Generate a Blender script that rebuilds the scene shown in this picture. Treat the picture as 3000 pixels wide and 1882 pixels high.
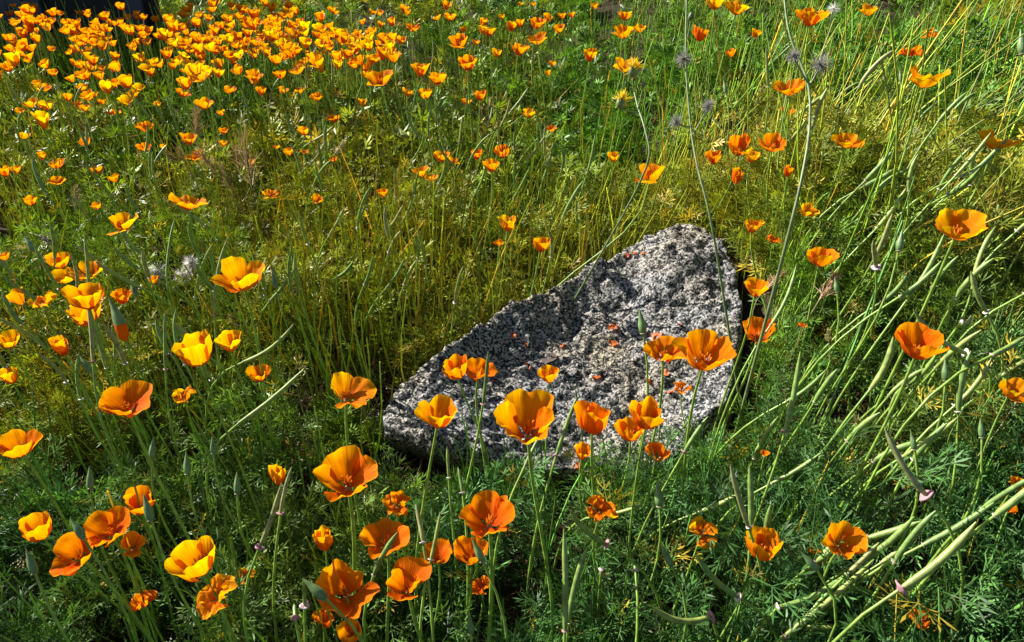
import bpy, math, random
import numpy as np
from mathutils import Vector, Matrix
for o in list(bpy.data.objects): bpy.data.objects.remove(o)
scene = bpy.context.scene
COL = scene.collection
R = math.radians

# ---------------------------------------------------------------- camera
CAM = np.array([0.0, 0.0, 1.0]); PITCH = R(32.0)
F = 2183.0; W0, H0 = 3000.0, 1882.0           # focal length and frame in photo pixels
CT, ST = math.cos(PITCH), math.sin(PITCH)
cam_d = bpy.data.cameras.new('camera'); cam = bpy.data.objects.new('camera', cam_d); COL.objects.link(cam)
cam.location = CAM; cam.rotation_euler = (math.pi/2 - PITCH, 0, 0)
cam_d.sensor_width = 36; cam_d.lens = 36*F/W0; cam_d.clip_start = 0.02; cam_d.clip_end = 300
scene.camera = cam
# ---------------------------------------------------------------- light
SUN_AZ, SUN_EL = 60.0, 32.0                    # degrees anticlockwise from the view direction, elevation
world = bpy.data.worlds.new('World'); scene.world = world; world.use_nodes = True
wn = world.node_tree.nodes; wl = world.node_tree.links; wn.clear()
sky = wn.new('ShaderNodeTexSky'); sky.sky_type = 'NISHITA'; sky.sun_disc = False
sky.sun_elevation = R(SUN_EL); sky.sun_rotation = R(-SUN_AZ)
bg = wn.new('ShaderNodeBackground'); bg.inputs[1].default_value = 0.05
wo = wn.new('ShaderNodeOutputWorld'); wl.new(sky.outputs[0], bg.inputs[0]); wl.new(bg.outputs[0], wo.inputs[0])
sd = bpy.data.lights.new('sun', 'SUN'); sd.energy = 5.0; sd.angle = R(0.5); sd.color = (1, 0.95, 0.86)
so = bpy.data.objects.new('sun', sd); COL.objects.link(so); so.location = (-3, 3, 6)
sdir = Vector((-math.sin(R(SUN_AZ))*math.cos(R(SUN_EL)), math.cos(R(SUN_AZ))*math.cos(R(SUN_EL)), math.sin(R(SUN_EL))))
so.rotation_euler = sdir.to_track_quat('Z', 'Y').to_euler()
vs = scene.view_settings; vs.view_transform = 'Standard'; vs.look = 'None'; vs.gamma = 1; vs.exposure = 1.28
vs.use_curve_mapping = False
scene.render.engine = 'CYCLES'
scene.cycles.max_bounces = 6; scene.cycles.transmission_bounces = 4; scene.cycles.diffuse_bounces = 2

rng = np.random.default_rng(7); random.seed(7)
def U(a, b): return random.uniform(a, b)

# ---------------------------------------------------------------- numpy noise
_tab = np.random.default_rng(3).random((256, 256))
def vnoise(x, y):
    x = np.asarray(x, float); y = np.asarray(y, float)
    xi = np.floor(x).astype(int); yi = np.floor(y).astype(int); fx = x-xi; fy = y-yi
    fx = fx*fx*(3-2*fx); fy = fy*fy*(3-2*fy)
    g = lambda a, b: _tab[a & 255, b & 255]
    return (g(xi, yi)*(1-fx)+g(xi+1, yi)*fx)*(1-fy)+(g(xi, yi+1)*(1-fx)+g(xi+1, yi+1)*fx)*fy - .5
def fbm(x, y, o=3):
    s = 0; a = 1; 
    for i in range(o): s = s+a*vnoise(x*2**i+17.3*i, y*2**i+9.1*i); a *= .5
    return s
def sst(a, b, x):
    t = np.clip((np.asarray(x, float)-a)/(b-a), 0, 1); return t*t*(3-2*t)
# ---------------------------------------------------------------- terrain height
def ground_z(x, y):
    x = np.asarray(x, float); y = np.asarray(y, float)
    return .26*sst(.14, .75, x)*(1-.35*sst(2.2, 4.5, y)) + .13*np.exp(-((x-.62)/.17)**2-((y-1.32)/.28)**2) + .05*fbm(x*2.1+3, y*2.1, 3)
def ray(px, py):
    a = (px-W0/2)/F; b = -(py-H0/2)/F
    return np.array([a, CT+b*ST, -ST+b*CT])            # unit depth along the view axis
def at(px, py, d): return CAM + ray(px, py)*d
_DD = np.arange(.35, 7.5, .006)
def at_height(px, py, h, surf=None):
    P = CAM+ray(px, py)[None]*_DD[:, None]
    c = P[:, 2]-(surf or ground_z)(P[:, 0], P[:, 1]) <= h
    return P[int(np.argmax(c)) if c.any() else -1]
# ---------------------------------------------------------------- rock shape
def unz(px, py, z):
    r = ray(px, py); return CAM+r*((z-1.0)/r[2])
RIDGE = [unz(*q) for q in [(1122,1195,.115),(1158,1127,.14),(1257,1046,.175),(1357,971,.20),(1494,871,.235),(1593,815,.255),
         (1706,759,.275),(1793,722,.29),(1867,678,.30),(1955,645,.31),(2040,632,.315),(2110,690,.31)]]
FRONT = [unz(*q) for q in [(1130,1250,.115),(1300,1285,.13),(1450,1335,.115),(1700,1390,.08),(1950,1350,.12),(2130,1180,.18),(2190,950,.24)]]
INNER = [unz(*q) for q in [(1400,1050,.155),(1450,1110,.14),(1560,960,.19),(1680,890,.21),(1800,850,.23),(1990,860,.252),(1760,768,.272),(1990,762,.30),(1700,1080,.148),(2000,1080,.182),(2070,850,.262),(1500,1220,.118),(1800,1230,.115)]]
_c = np.array(RIDGE+FRONT+INNER)
def _phi(r2): return np.where(r2 > 1e-12, .5*r2*np.log(np.maximum(r2, 1e-12)), 0)
_n = len(_c); _K = _phi((_c[:, None, 0]-_c[None, :, 0])**2+(_c[:, None, 1]-_c[None, :, 1])**2)+np.eye(_n)*1e-4
_P = np.c_[np.ones(_n), _c[:, :2]]
_sol = np.linalg.solve(np.block([[_K, _P], [_P.T, np.zeros((3, 3))]]), np.r_[_c[:, 2], 0, 0, 0])
def rock_top(x, y):
    s = _sol[_n]+_sol[_n+1]*x+_sol[_n+2]*y
    for i in range(_n): s = s+_sol[i]*_phi((x-_c[i, 0])**2+(y-_c[i, 1])**2)
    return s
POLY = [p[:2]+np.array(o) for p, o in zip(RIDGE, [(-.012, 0)]*2+[(-.012, .012)]*8+[(.0, .02), (.05, .01)])]
POLY += [FRONT[6][:2]+np.array((.03, 0)), FRONT[5][:2]+np.array((.02, -.01))]+[p[:2]+np.array((0, -.012)) for p in FRONT[4:0:-1]]+[FRONT[0][:2]+np.array((-.012, -.008))]
POLY = np.array(POLY)
def poly_d(x, y):
    x = np.asarray(x, float); y = np.asarray(y, float)
    best = np.full(x.shape, 9.0); ins = np.zeros(x.shape, bool); m = len(POLY)
    for i in range(m):
        ax, ay = POLY[i]; bx, by = POLY[(i+1) % m]; dx, dy = bx-ax, by-ay
        t = np.clip(((x-ax)*dx+(y-ay)*dy)/(dx*dx+dy*dy), 0, 1)
        best = np.minimum(best, np.hypot(x-ax-t*dx, y-ay-t*dy))
        c = ((ay > y) != (by > y)) & (x < (bx-ax)*(y-ay)/((by-ay) if by != ay else 1e-9)+ax)
        ins ^= c
    return np.where(ins, best, -best)
def rock_z(x, y):
    d = poly_d(x, y)+.012*fbm(np.asarray(x)*14, np.asarray(y)*14, 2)
    T = rock_top(x, y)+.016*fbm(x*9+5, y*11, 2)
    k = .035; dd = np.clip(d/k, 0, 1)
    T = T-.022*(1-dd)**2*(d > 0)                         # rounded shoulder
    wall = 7*d+.02
    z = np.minimum(T, wall)
    n = .014*fbm(x*38, y*62+3, 3)
    n = n-.013*np.abs(vnoise(x*75+9, y*120))+.010*np.abs(vnoise(x*28, y*52+4))
    return np.maximum(z+n, -.06)
def surf_z(x, y): return np.maximum(ground_z(x, y), rock_z(np.asarray(x), np.asarray(y)))

# ---------------------------------------------------------------- materials
def newmat(name):
    m = bpy.data.materials.new(name); m.use_nodes = True; nt = m.node_tree; nt.nodes.clear()
    return m, nt.nodes, nt.links
def leafy(name, col=None, trans=.35, tint=(1.3, 1.25, .45), rough=.42, attr='tint', spec=.5, noise=60, objcol=False):
    m, N, L = newmat(name)
    out = N.new('ShaderNodeOutputMaterial')
    p = N.new('ShaderNodeBsdfPrincipled'); p.inputs['Roughness'].default_value = rough
    p.inputs['Specular IOR Level'].default_value = spec
    t = N.new('ShaderNodeBsdfTranslucent'); mix = N.new('ShaderNodeMixShader'); mix.inputs[0].default_value = trans
    if col is None:
        a = N.new('ShaderNodeAttribute'); a.attribute_name = attr; src = a.outputs['Color']
    elif objcol:
        a = N.new('ShaderNodeObjectInfo'); src = a.outputs['Color']
    else:
        a = N.new('ShaderNodeRGB'); a.outputs[0].default_value = (*col, 1); src = a.outputs[0]
    tc = N.new('ShaderNodeTexCoord'); nz = N.new('ShaderNodeTexNoise'); nz.inputs['Scale'].default_value = noise
    L.new(tc.outputs['Object'], nz.inputs['Vector'])
    mr = N.new('ShaderNodeMapRange'); mr.inputs[1].default_value = .3; mr.inputs[2].default_value = .7; mr.inputs[3].default_value = .65; mr.inputs[4].default_value = 1.3
    L.new(nz.outputs[0], mr.inputs[0])
    vm = N.new('ShaderNodeVectorMath'); vm.operation = 'SCALE'; L.new(src, vm.inputs[0]); L.new(mr.outputs[0], vm.inputs['Scale'])
    v2 = N.new('ShaderNodeVectorMath'); v2.operation = 'MULTIPLY'; v2.inputs[1].default_value = tint
    L.new(vm.outputs[0], v2.inputs[0]); L.new(vm.outputs[0], p.inputs['Base Color']); L.new(v2.outputs[0], t.inputs[0])
    L.new(p.outputs[0], mix.inputs[1]); L.new(t.outputs[0], mix.inputs[2]); L.new(mix.outputs[0], out.inputs[0])
    return m
M = {}
M['leaf'] = leafy('foliage', trans=.26, spec=.16, rough=.45)
M['stemfield'] = leafy('field_stems', trans=.12, rough=.4)
M['stem'] = leafy('stem_green', col=(.24, .38, .06), trans=.2, rough=.4, noise=90)
M['pod'] = leafy('pod_green', col=(.2, .27, .08), trans=.1, rough=.45, objcol=True, noise=120)
M['bud'] = leafy('bud_green', col=(.15, .25, .085), trans=.12, rough=.45, noise=90)
M['collar'] = leafy('collar_pink', col=(.6, .32, .34), trans=.25, tint=(1, .9, .9), rough=.6, objcol=True, noise=200)
M['stamen'] = leafy('stamen_orange', col=(.85, .33, .02), trans=.3, tint=(1, .9, .5), rough=.6, noise=300)
M['straw'] = leafy('straw', trans=.25, tint=(1, .9, .6), rough=.6)
M['fluff'] = leafy('seed_fluff', col=(.75, .73, .68), trans=.4, tint=(1, 1, 1), rough=.8)
M['greyfluff'] = leafy('grey_fluff', col=(.33, .31, .28), trans=.3, tint=(1, 1, 1), rough=.8)
M['yellow'] = leafy('ray_yellow', col=(.85, .62, .03), trans=.35, tint=(1, .95, .6), rough=.6)
M['dry'] = leafy('dried_petal', col=(.5, .12, .02), trans=.25, tint=(1.2, .9, .5), rough=.6, noise=150)
M['thistle'] = leafy('thistle_stem', col=(.16, .22, .08), trans=.08, rough=.5)

def petal_mat():
    m, N, L = newmat('poppy_petal')
    out = N.new('ShaderNodeOutputMaterial')
    a = N.new('ShaderNodeAttribute'); a.attribute_name = 'puv'
    sep = N.new('ShaderNodeSeparateColor'); L.new(a.outputs['Color'], sep.inputs[0])
    ramp = N.new('ShaderNodeValToRGB'); e = ramp.color_ramp.elements
    e[0].position = 0; e[0].color = (.62, .065, .001, 1); e[1].position = 1; e[1].color = (.86, .27, .0015, 1)
    k = ramp.color_ramp.elements.new(.45); k.color = (.80, .14, .001, 1)
    k = ramp.color_ramp.elements.new(.8); k.color = (.84, .195, .0012, 1)
    L.new(sep.outputs[1], ramp.inputs[0])
    # fine veins running up the petal
    cx = N.new('ShaderNodeCombineXYZ'); mu = N.new('ShaderNodeMath'); mu.operation = 'MULTIPLY'; mu.inputs[1].default_value = 16
    L.new(sep.outputs[0], mu.inputs[0]); L.new(mu.outputs[0], cx.inputs[0]); L.new(sep.outputs[1], cx.inputs[1]); L.new(sep.outputs[2], cx.inputs[2])
    nz = N.new('ShaderNodeTexNoise'); nz.inputs['Scale'].default_value = 1.6; nz.inputs['Detail'].default_value = 3; L.new(cx.outputs[0], nz.inputs['Vector'])
    mr = N.new('ShaderNodeMapRange'); mr.inputs[1].default_value = .3; mr.inputs[2].default_value = .7; mr.inputs[3].default_value = .8; mr.inputs[4].default_value = 1.12
    L.new(nz.outputs[0], mr.inputs[0])
    oi = N.new('ShaderNodeObjectInfo')
    v0 = N.new('ShaderNodeVectorMath'); v0.operation = 'MULTIPLY'; L.new(ramp.outputs[0], v0.inputs[0]); L.new(oi.outputs['Color'], v0.inputs[1])
    vm = N.new('ShaderNodeVectorMath'); vm.operation = 'SCALE'; L.new(v0.outputs[0], vm.inputs[0]); L.new(mr.outputs[0], vm.inputs['Scale'])
    p = N.new('ShaderNodeBsdfPrincipled'); p.inputs['Roughness'].default_value = .65; p.inputs['Specular IOR Level'].default_value = .06
    t = N.new('ShaderNodeBsdfTranslucent'); mix = N.new('ShaderNodeMixShader'); mix.inputs[0].default_value = .5
    v2 = N.new('ShaderNodeVectorMath'); v2.operation = 'MULTIPLY'; v2.inputs[1].default_value = (1.05, 1.8, .4); L.new(vm.outputs[0], v2.inputs[0])
    bp = N.new('ShaderNodeBump'); bp.inputs['Strength'].default_value = .35; bp.inputs['Distance'].default_value = .002; L.new(nz.outputs[0], bp.inputs['Height'])
    L.new(bp.outputs[0], p.inputs['Normal']); L.new(bp.outputs[0], t.inputs['Normal'])
    L.new(vm.outputs[0], p.inputs['Base Color']); L.new(v2.outputs[0], t.inputs[0])
    L.new(p.outputs[0], mix.inputs[1]); L.new(t.outputs[0], mix.inputs[2]); L.new(mix.outputs[0], out.inputs[0])
    return m
M['petal'] = petal_mat()

def rock_mat(name, warm=0.0):
    m, N, L = newmat(name); out = N.new('ShaderNodeOutputMaterial')
    p = N.new('ShaderNodeBsdfPrincipled'); p.inputs['Roughness'].default_value = .85; p.inputs['Specular IOR Level'].default_value = .25
    tc = N.new('ShaderNodeTexCoord')
    def noise(s, d=2, rough=.6):
        n = N.new('ShaderNodeTexNoise'); n.inputs['Scale'].default_value = s; n.inputs['Detail'].default_value = d; n.inputs['Roughness'].default_value = rough
        L.new(tc.outputs['Object'], n.inputs['Vector']); return n
    v = N.new('ShaderNodeTexVoronoi'); v.inputs['Scale'].default_value = 290; L.new(tc.outputs['Object'], v.inputs['Vector'])
    r1 = N.new('ShaderNodeValToRGB'); e = r1.color_ramp.elements; r1.color_ramp.interpolation = 'LINEAR'
    e[0].position = .37; e[0].color = (.012, .02, .023, 1); e[1].position = .5; e[1].color = (.085, .085, .083, 1)
    k = e.new(.8); k.color = (.41, .40, .385, 1)
    sc = N.new('ShaderNodeSeparateColor'); L.new(v.outputs['Color'], sc.inputs[0]); 
    n1 = noise(55, 3); ad = N.new('ShaderNodeMath'); ad.operation = 'MULTIPLY_ADD'; ad.inputs[1].default_value = .68; L.new(sc.outputs[0], ad.inputs[0])
    ms = N.new('ShaderNodeMath'); ms.operation = 'MULTIPLY'; ms.inputs[1].default_value = .42; L.new(n1.outputs[0], ms.inputs[0]); L.new(ms.outputs[0], ad.inputs[2])
    L.new(ad.outputs[0], r1.inputs[0])
    n2 = noise(7, 3); r2 = N.new('ShaderNodeValToRGB'); e = r2.color_ramp.elements
    e[0].position = .42; e[0].color = (1, 1, 1.02, 1); e[1].position = .68; e[1].color = (1.05, .93, .72, 1)
    L.new(n2.outputs[0], r2.inputs[0])
    mx = N.new('ShaderNodeVectorMath'); mx.operation = 'MULTIPLY'; L.new(r1.outputs[0], mx.inputs[0]); L.new(r2.outputs[0], mx.inputs[1])
    L.new(mx.outputs[0], p.inputs['Base Color'])
    n3 = noise(160, 4, .7); bp = N.new('ShaderNodeBump'); bp.inputs['Strength'].default_value = 1; bp.inputs['Distance'].default_value = .005
    L.new(n3.outputs[0], bp.inputs['Height']); L.new(bp.outputs[0], p.inputs['Normal']); L.new(p.outputs[0], out.inputs[0])
    return m
M['rock'] = rock_mat('granite')
def soil_mat():
    m, N, L = newmat('soil'); out = N.new('ShaderNodeOutputMaterial')
    p = N.new('ShaderNodeBsdfPrincipled'); p.inputs['Roughness'].default_value = .95; p.inputs['Specular IOR Level'].default_value = .1
    tc = N.new('ShaderNodeTexCoord'); n = N.new('ShaderNodeTexNoise'); n.inputs['Scale'].default_value = 35; n.inputs['Detail'].default_value = 6
    L.new(tc.outputs['Object'], n.inputs['Vector'])
    r = N.new('ShaderNodeValToRGB'); e = r.color_ramp.elements
    e[0].position = .3; e[0].color = (.018, .013, .009, 1); e[1].position = .72; e[1].color = (.07, .048, .027, 1)
    L.new(n.outputs[0], r.inputs[0]); L.new(r.outputs[0], p.inputs['Base Color'])
    bp = N.new('ShaderNodeBump'); bp.inputs['Distance'].default_value = .01; L.new(n.outputs[0], bp.inputs['Height']); L.new(bp.outputs[0], p.inputs['Normal'])
    L.new(p.outputs[0], out.inputs[0]); return m
M['soil'] = soil_mat()
def flat_mat(name, col, rough=.5, nscale=12, bump=.001):
    m, N, L = newmat(name); out = N.new('ShaderNodeOutputMaterial'); p = N.new('ShaderNodeBsdfPrincipled'); p.inputs['Roughness'].default_value = rough
    tc = N.new('ShaderNodeTexCoord'); n = N.new('ShaderNodeTexNoise'); n.inputs['Scale'].default_value = nscale; n.inputs['Detail'].default_value = 5
    L.new(tc.outputs['Object'], n.inputs['Vector'])
    r = N.new('ShaderNodeValToRGB'); e = r.color_ramp.elements
    e[0].position = .3; e[0].color = (*[c*.7 for c in col], 1); e[1].position = .75; e[1].color = (*[c*1.25 for c in col], 1)
    L.new(n.outputs[0], r.inputs[0]); L.new(r.outputs[0], p.inputs['Base Color'])
    bp = N.new('ShaderNodeBump'); bp.inputs['Distance'].default_value = bump; L.new(n.outputs[0], bp.inputs['Height']); L.new(bp.outputs[0], p.inputs['Normal'])
    L.new(p.outputs[0], out.inputs[0]); return m
M['bluewall'] = flat_mat('dark_blue_paint', (.035, .05, .075), .5)
M['black'] = flat_mat('recess_shade_black', (.006, .006, .007), .7)  # near-black colour standing in for shade inside the wall opening

# ---------------------------------------------------------------- object helpers
def mesh_np(name, verts, quads, mat, tint=None, smooth=True, attr='tint'):
    me = bpy.data.meshes.new(name); verts = np.asarray(verts, np.float32); quads = np.asarray(quads, np.int32)
    n, k = quads.shape
    me.vertices.add(len(verts)); me.vertices.foreach_set('co', verts.ravel())
    me.loops.add(n*k); me.loops.foreach_set('vertex_index', quads.ravel())
    me.polygons.add(n); me.polygons.foreach_set('loop_start', np.arange(0, n*k, k, dtype=np.int32))
    me.update(calc_edges=True)
    me.polygons.foreach_set('use_smooth', np.full(n, smooth))
    if tint is not None:
        a = me.attributes.new(attr, 'FLOAT_COLOR', 'POINT')
        a.data.foreach_set('color', np.c_[tint, np.ones(len(verts))].astype(np.float32).ravel())
    me.materials.append(mat); return me
def link(name, me, parent=None, loc=None):
    o = bpy.data.objects.new(name, me); COL.objects.link(o)
    if parent is not None: o.parent = parent
    if loc is not None: o.location = loc
    return o
def tag(o, label, cat, group=None, kind=None):
    if label: o['label'] = label
    if cat: o['category'] = cat
    if group: o['group'] = group
    if kind: o['kind'] = kind
    return o
def thing(name, label, cat, loc, group=None):
    o = bpy.data.objects.new(name, None); COL.objects.link(o); o.location = loc; o.empty_display_size = .02
    return tag(o, label, cat, group)
def tube(pts, rad, seg=6, close=True):
    """quads of a tapered tube along pts"""
    pts = np.asarray(pts, float); n = len(pts); rad = np.broadcast_to(rad, (n,))
    tg = np.gradient(pts, axis=0); tg /= np.linalg.norm(tg, axis=1)[:, None]+1e-9
    ref = np.array([0, 1, 0.]) if abs(tg[0][1]) < .9 else np.array([1., 0, 0])
    a = np.cross(tg, ref); a /= np.linalg.norm(a, axis=1)[:, None]+1e-9; b = np.cross(tg, a)
    th = np.arange(seg)*2*math.pi/seg
    V = pts[:, None]+rad[:, None, None]*(np.cos(th)[None, :, None]*a[:, None]+np.sin(th)[None, :, None]*b[:, None])
    i = np.arange(n-1)[:, None]*seg; j = np.arange(seg)[None]; j2 = (j+1) % seg
    Q = np.stack([i+j, i+j2, i+seg+j2, i+seg+j], -1).reshape(-1, 4)
    return V.reshape(-1, 3), Q
def bez(p0, p1, p2, n):
    t = np.linspace(0, 1, n)[:, None]; return (1-t)**2*p0+2*t*(1-t)*p1+t*t*p2
def join(parts):
    V = []; Q = []; o = 0
    for v, q in parts: V.append(v); Q.append(np.asarray(q)+o); o += len(v)
    return np.concatenate(V), np.concatenate(Q)

# ================================================================ SETTING
xs = np.unique(np.round(np.r_[np.linspace(-60, -4, 12), np.arange(-4, 4.01, .045), np.linspace(4, 60, 12)], 4))
ys = np.unique(np.round(np.r_[np.linspace(-40, -.6, 10), np.arange(-.6, 7.5, .045), np.linspace(7.5, 90, 14)], 4))
X, Y = np.meshgrid(xs, ys); Z = ground_z(X, Y)+.012*fbm(X*16, Y*16, 2)
i = np.arange(len(ys)-1)[:, None]*len(xs)+np.arange(len(xs)-1)[None]
Q = np.stack([i, i+1, i+len(xs)+1, i+len(xs)], -1).reshape(-1, 4)
g = link('ground', mesh_np('ground', np.stack([X, Y, Z], -1).reshape(-1, 3), Q, M['soil'])); g['kind'] = 'structure'

# ---- boulder
st = .0042
xs = np.arange(POLY[:, 0].min()-.03, POLY[:, 0].max()+.03, st); ys = np.arange(POLY[:, 1].min()-.03, POLY[:, 1].max()+.03, st)
X, Y = np.meshgrid(xs, ys); Z = rock_z(X, Y)
gx, gy = np.gradient(Z, st); jit = .0016
Vr = np.stack([X+jit*(vnoise(X*150, Y*150+7)*2), Y+jit*(vnoise(X*150+40, Y*150)*2), Z], -1).reshape(-1, 3)
dw = poly_d(X, Y).ravel(); fr = (dw < .03) & (Y.ravel() < 1.16+.1*sst(.0, .4, X.ravel()))
Vr[fr, 1] += np.clip(.085-Vr[fr, 2], 0, .12)*.75; Vr[fr, 0] += np.clip(.085-Vr[fr, 2], 0, .12)*.35*(X.ravel()[fr] < -.1)
i = np.arange(len(ys)-1)[:, None]*len(xs)+np.arange(len(xs)-1)[None]
Q = np.stack([i, i+1, i+len(xs)+1, i+len(xs)], -1).reshape(-1, 4)
Zf = Z.ravel(); Q = Q[(Zf[Q] > -.055).any(1)]
used = np.unique(Q); rm = np.zeros(len(Vr), int); rm[used] = np.arange(len(used))
rock = link('boulder', mesh_np('boulder', Vr[used], rm[Q], M['rock']))
tag(rock, 'large speckled grey granite boulder half buried among the poppies', 'boulder')

# ---- small stones
def stone(px, py, size, label):
    p = at_height(px, py, 0.0)
    bm_v = []; nu, nv = 14, 9
    for a in range(nv):
        for b in range(nu):
            th = math.pi*a/(nv-1); ph = 2*math.pi*b/nu
            bm_v.append((math.sin(th)*math.cos(ph), math.sin(th)*math.sin(ph), math.cos(th)))
    v = np.array(bm_v); n = 1+.5*fbm(v[:, 0]*1.7+px, v[:, 1]*1.7+v[:, 2]*1.3, 3)
    v = v*n[:, None]*np.array(size)
    q = [(a*nu+b, a*nu+(b+1) % nu, (a+1)*nu+(b+1) % nu, (a+1)*nu+b) for a in range(nv-1) for b in range(nu)]
    o = link('stone', mesh_np('stone', v, q, M['rock']), loc=(p[0], p[1], p[2]+size[2]*.35)); tag(o, label, 'stone')
stone(318, 250, (.09, .07, .17), 'rounded grey stone standing among the dense far poppies')
stone(1430, 400, (.07, .06, .10), 'pale grey stone in green stems behind the boulder')
stone(325, 850, (.05, .04, .035), 'small dark grey stone in dry stalks beside white seed fluff')

# ---- dark wall at the far edge of the bed
wall = thing('board_wall', 'dark blue-grey vertical board wall at the far edge of the poppy bed', 'wall', (-2.6, 4.45, 0))
def box(x0, x1, y0, y1, z0, z1):
    v = np.array([(x, y, z) for z in (z0, z1) for y in (y0, y1) for x in (x0, x1)])
    q = [(0, 2, 3, 1), (4, 5, 7, 6), (0, 1, 5, 4), (2, 6, 7, 3), (0, 4, 6, 2), (1, 3, 7, 5)]
    return v, np.array(q)
def boxobj(name, b, mat, parent):
    return link(name, mesh_np(name, b[0], b[1], mat, smooth=False), parent)
bx = -1.9
k = 0
while bx < .52:
    w_ = .088
    gap = -.0 <= bx+w_ and bx < .42
    zb = .50 if gap else -.05
    boxobj('board', box(bx, bx+w_, -.012+.004*(k % 2), .02, zb, 1.15), M['bluewall'], wall)
    bx += w_+.006; k += 1
boxobj('shade_backing', box(-1.95, .6, .03, .08, -.05, 1.1), M['black'], wall)  # black sheet paints the shadow gap under and between the boards

# ================================================================ POPPIES
TYPES = {  # profile angles from the flower's axis at v = .15, .5, 1; half angle of a petal; assumed real width
 'furled': ((22, 9, -4), 80, .024), 'cone': ((38, 28, 25), 60, .038), 'cup': ((50, 19, 8), 62, .044),
 'bowl': ((48, 30, 21), 58, .052), 'wide': ((55, 38, 36), 56, .060), 'star': ((60, 42, 50), 50, .064),
 'wilt': ((50, 36, 50), 50, .040)}
def petal(prof, Wd, seed, ruf, odd, spread, nu, nv, notch=.0, crumple=0.):
    r_ = np.random.default_rng(seed)
    vv = np.linspace(0, 1, 41); ph = np.radians(np.interp(vv, [0, .15, .5, 1], [80, prof[0], prof[1], prof[2]])+spread*sst(0, .4, vv))
    rr = np.r_[0, np.cumsum(np.sin((ph[1:]+ph[:-1])/2))]*.025; zz = np.r_[0, np.cumsum(np.cos((ph[1:]+ph[:-1])/2))]*.025
    rr = rr+.045+(.03 if odd else 0)
    u = np.linspace(-1, 1, nu)[None, :]; w = np.linspace(0, 1, nv)[:, None]
    edge = 1-.26*np.abs(u)**2.6+.03*np.sin(u*5+r_.uniform(0, 6))+.018*np.sin(u*13+r_.uniform(0, 6))-notch*np.exp(-(u/.2)**2)
    v = w*edge
    Rr = np.interp(v, vv, rr); Zz = np.interp(v, vv, zz); P = np.interp(v, vv, ph)
    th = np.radians(Wd)*u*(.55+.45*sst(0, .45, v))
    d = ruf*v**2*(.6*np.sin(u*r_.uniform(3, 5)+r_.uniform(0, 6))+.35*np.sin(u*r_.uniform(8, 11)+r_.uniform(0, 6)))
    d = d+.05*v*(np.abs(u)**3)*r_.uniform(-1, .6)
    if crumple:
        d = d+crumple*v*fbm(u*2.2+seed*1.7+0*v, v*3.0+seed*.6+0*u, 3)*2
        th = th+crumple*.9*v*vnoise(u*1.5+seed+0*v, v*3+5+0*u)*2
    Rr = Rr+d*np.cos(P); Zz = Zz-d*np.sin(P)
    V = np.stack([Rr*np.cos(th), Rr*np.sin(th), Zz], -1).reshape(-1, 3)
    uv = np.stack([(u+1)/2+0*v, v+0*u, np.full(v.shape, (seed*.618) % 1)*7], -1).reshape(-1, 3)
    i = np.arange(nv-1)[:, None]*nu+np.arange(nu-1)[None]
    Q = np.stack([i, i+1, i+nu+1, i+nu], -1).reshape(-1, 4)
    return V, Q, uv
def bloom(kind, seed, hi=True):
    """list of four petals (V, Q, uv) at unit petal length, overall unit width and height"""
    prof, Wd, _ = TYPES[kind]; r_ = random.Random(seed*31+5)
    nu, nv = (15, 11) if hi else (6, 4)
    out = []; 
    pr = [q+r_.uniform(-5, 5) for q in prof]
    for i in range(4):
        sp = r_.gauss(0, 5 if kind in ('cup', 'cone', 'furled') else 8)
        if kind in ('wide', 'star', 'bowl') and r_.random() < .22: sp += r_.uniform(12, 28)
        if kind == 'wilt': sp = r_.uniform(-25, 45)
        V, Q, uv = petal([q_+r_.gauss(0, 3) for q_ in pr], Wd*r_.uniform(.86, 1.08), seed*4+i, r_.uniform(.05, .12)*(1.7 if kind in ('wide', 'star') else 1), i % 2, sp, nu, nv,
                         notch=r_.choice([0, 0, .06]), crumple=.36 if kind == 'wilt' else .06)
        a = math.pi/2*i+r_.uniform(-.15, .15); c, s = math.cos(a), math.sin(a); V = V*r_.uniform(.86, 1.1)
        V = V@np.array([[c, s, 0], [-s, c, 0], [0, 0, 1]])
        out.append((V, Q, uv))
    A = np.concatenate([o[0] for o in out])
    wid = (np.ptp(A[:, 0])+np.ptp(A[:, 1]))/2; hgt = A[:, 2].max()
    return out, wid, hgt
def axis_frame(ax, spin):
    z = Vector(ax).normalized(); q = z.to_track_quat('Z', 'Y').to_matrix()
    return np.array(q@Matrix.Rotation(spin, 3, 'Z'))
def stem_pts(base, top, ax, bend, n=9):
    L = np.linalg.norm(top-base)
    c1 = base+np.array([bend[0], bend[1], .5*L]); c2 = top-np.asarray(ax)*L*.32
    t = np.linspace(0, 1, n)[:, None]
    return (1-t)**3*base+3*t*(1-t)**2*c1+3*t*t*(1-t)*c2+t**3*top
def root_for(p, lean=.05):
    """a spot on the soil below a bloom, kept off the boulder"""
    for k in range(60):
        x = p[0]+U(-lean, lean)-.06*p[0]; y = p[1]+U(-lean, lean)*.7-.01
        if float(poly_d(x, y)) < -.015: break
        lean += .008
        if k > 12: y = min(y, p[1]-.012*k)
    z = float(ground_z(x, y))-.012
    return np.array([x, y, z])
def place(px, py, w, kind, lo=.2, hi=.47, real=None):
    """depth from apparent width, kept to a sensible stem length"""
    d = F*(real or TYPES[kind][2])/w
    for k in range(400):
        p = at(px, py, d); h = p[2]-float(ground_z(p[0], p[1]))
        if h > hi: d *= 1.01
        elif h < lo: d *= .99
        else: break
    return p, d
stamen_V = []
r_ = random.Random(2)
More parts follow.
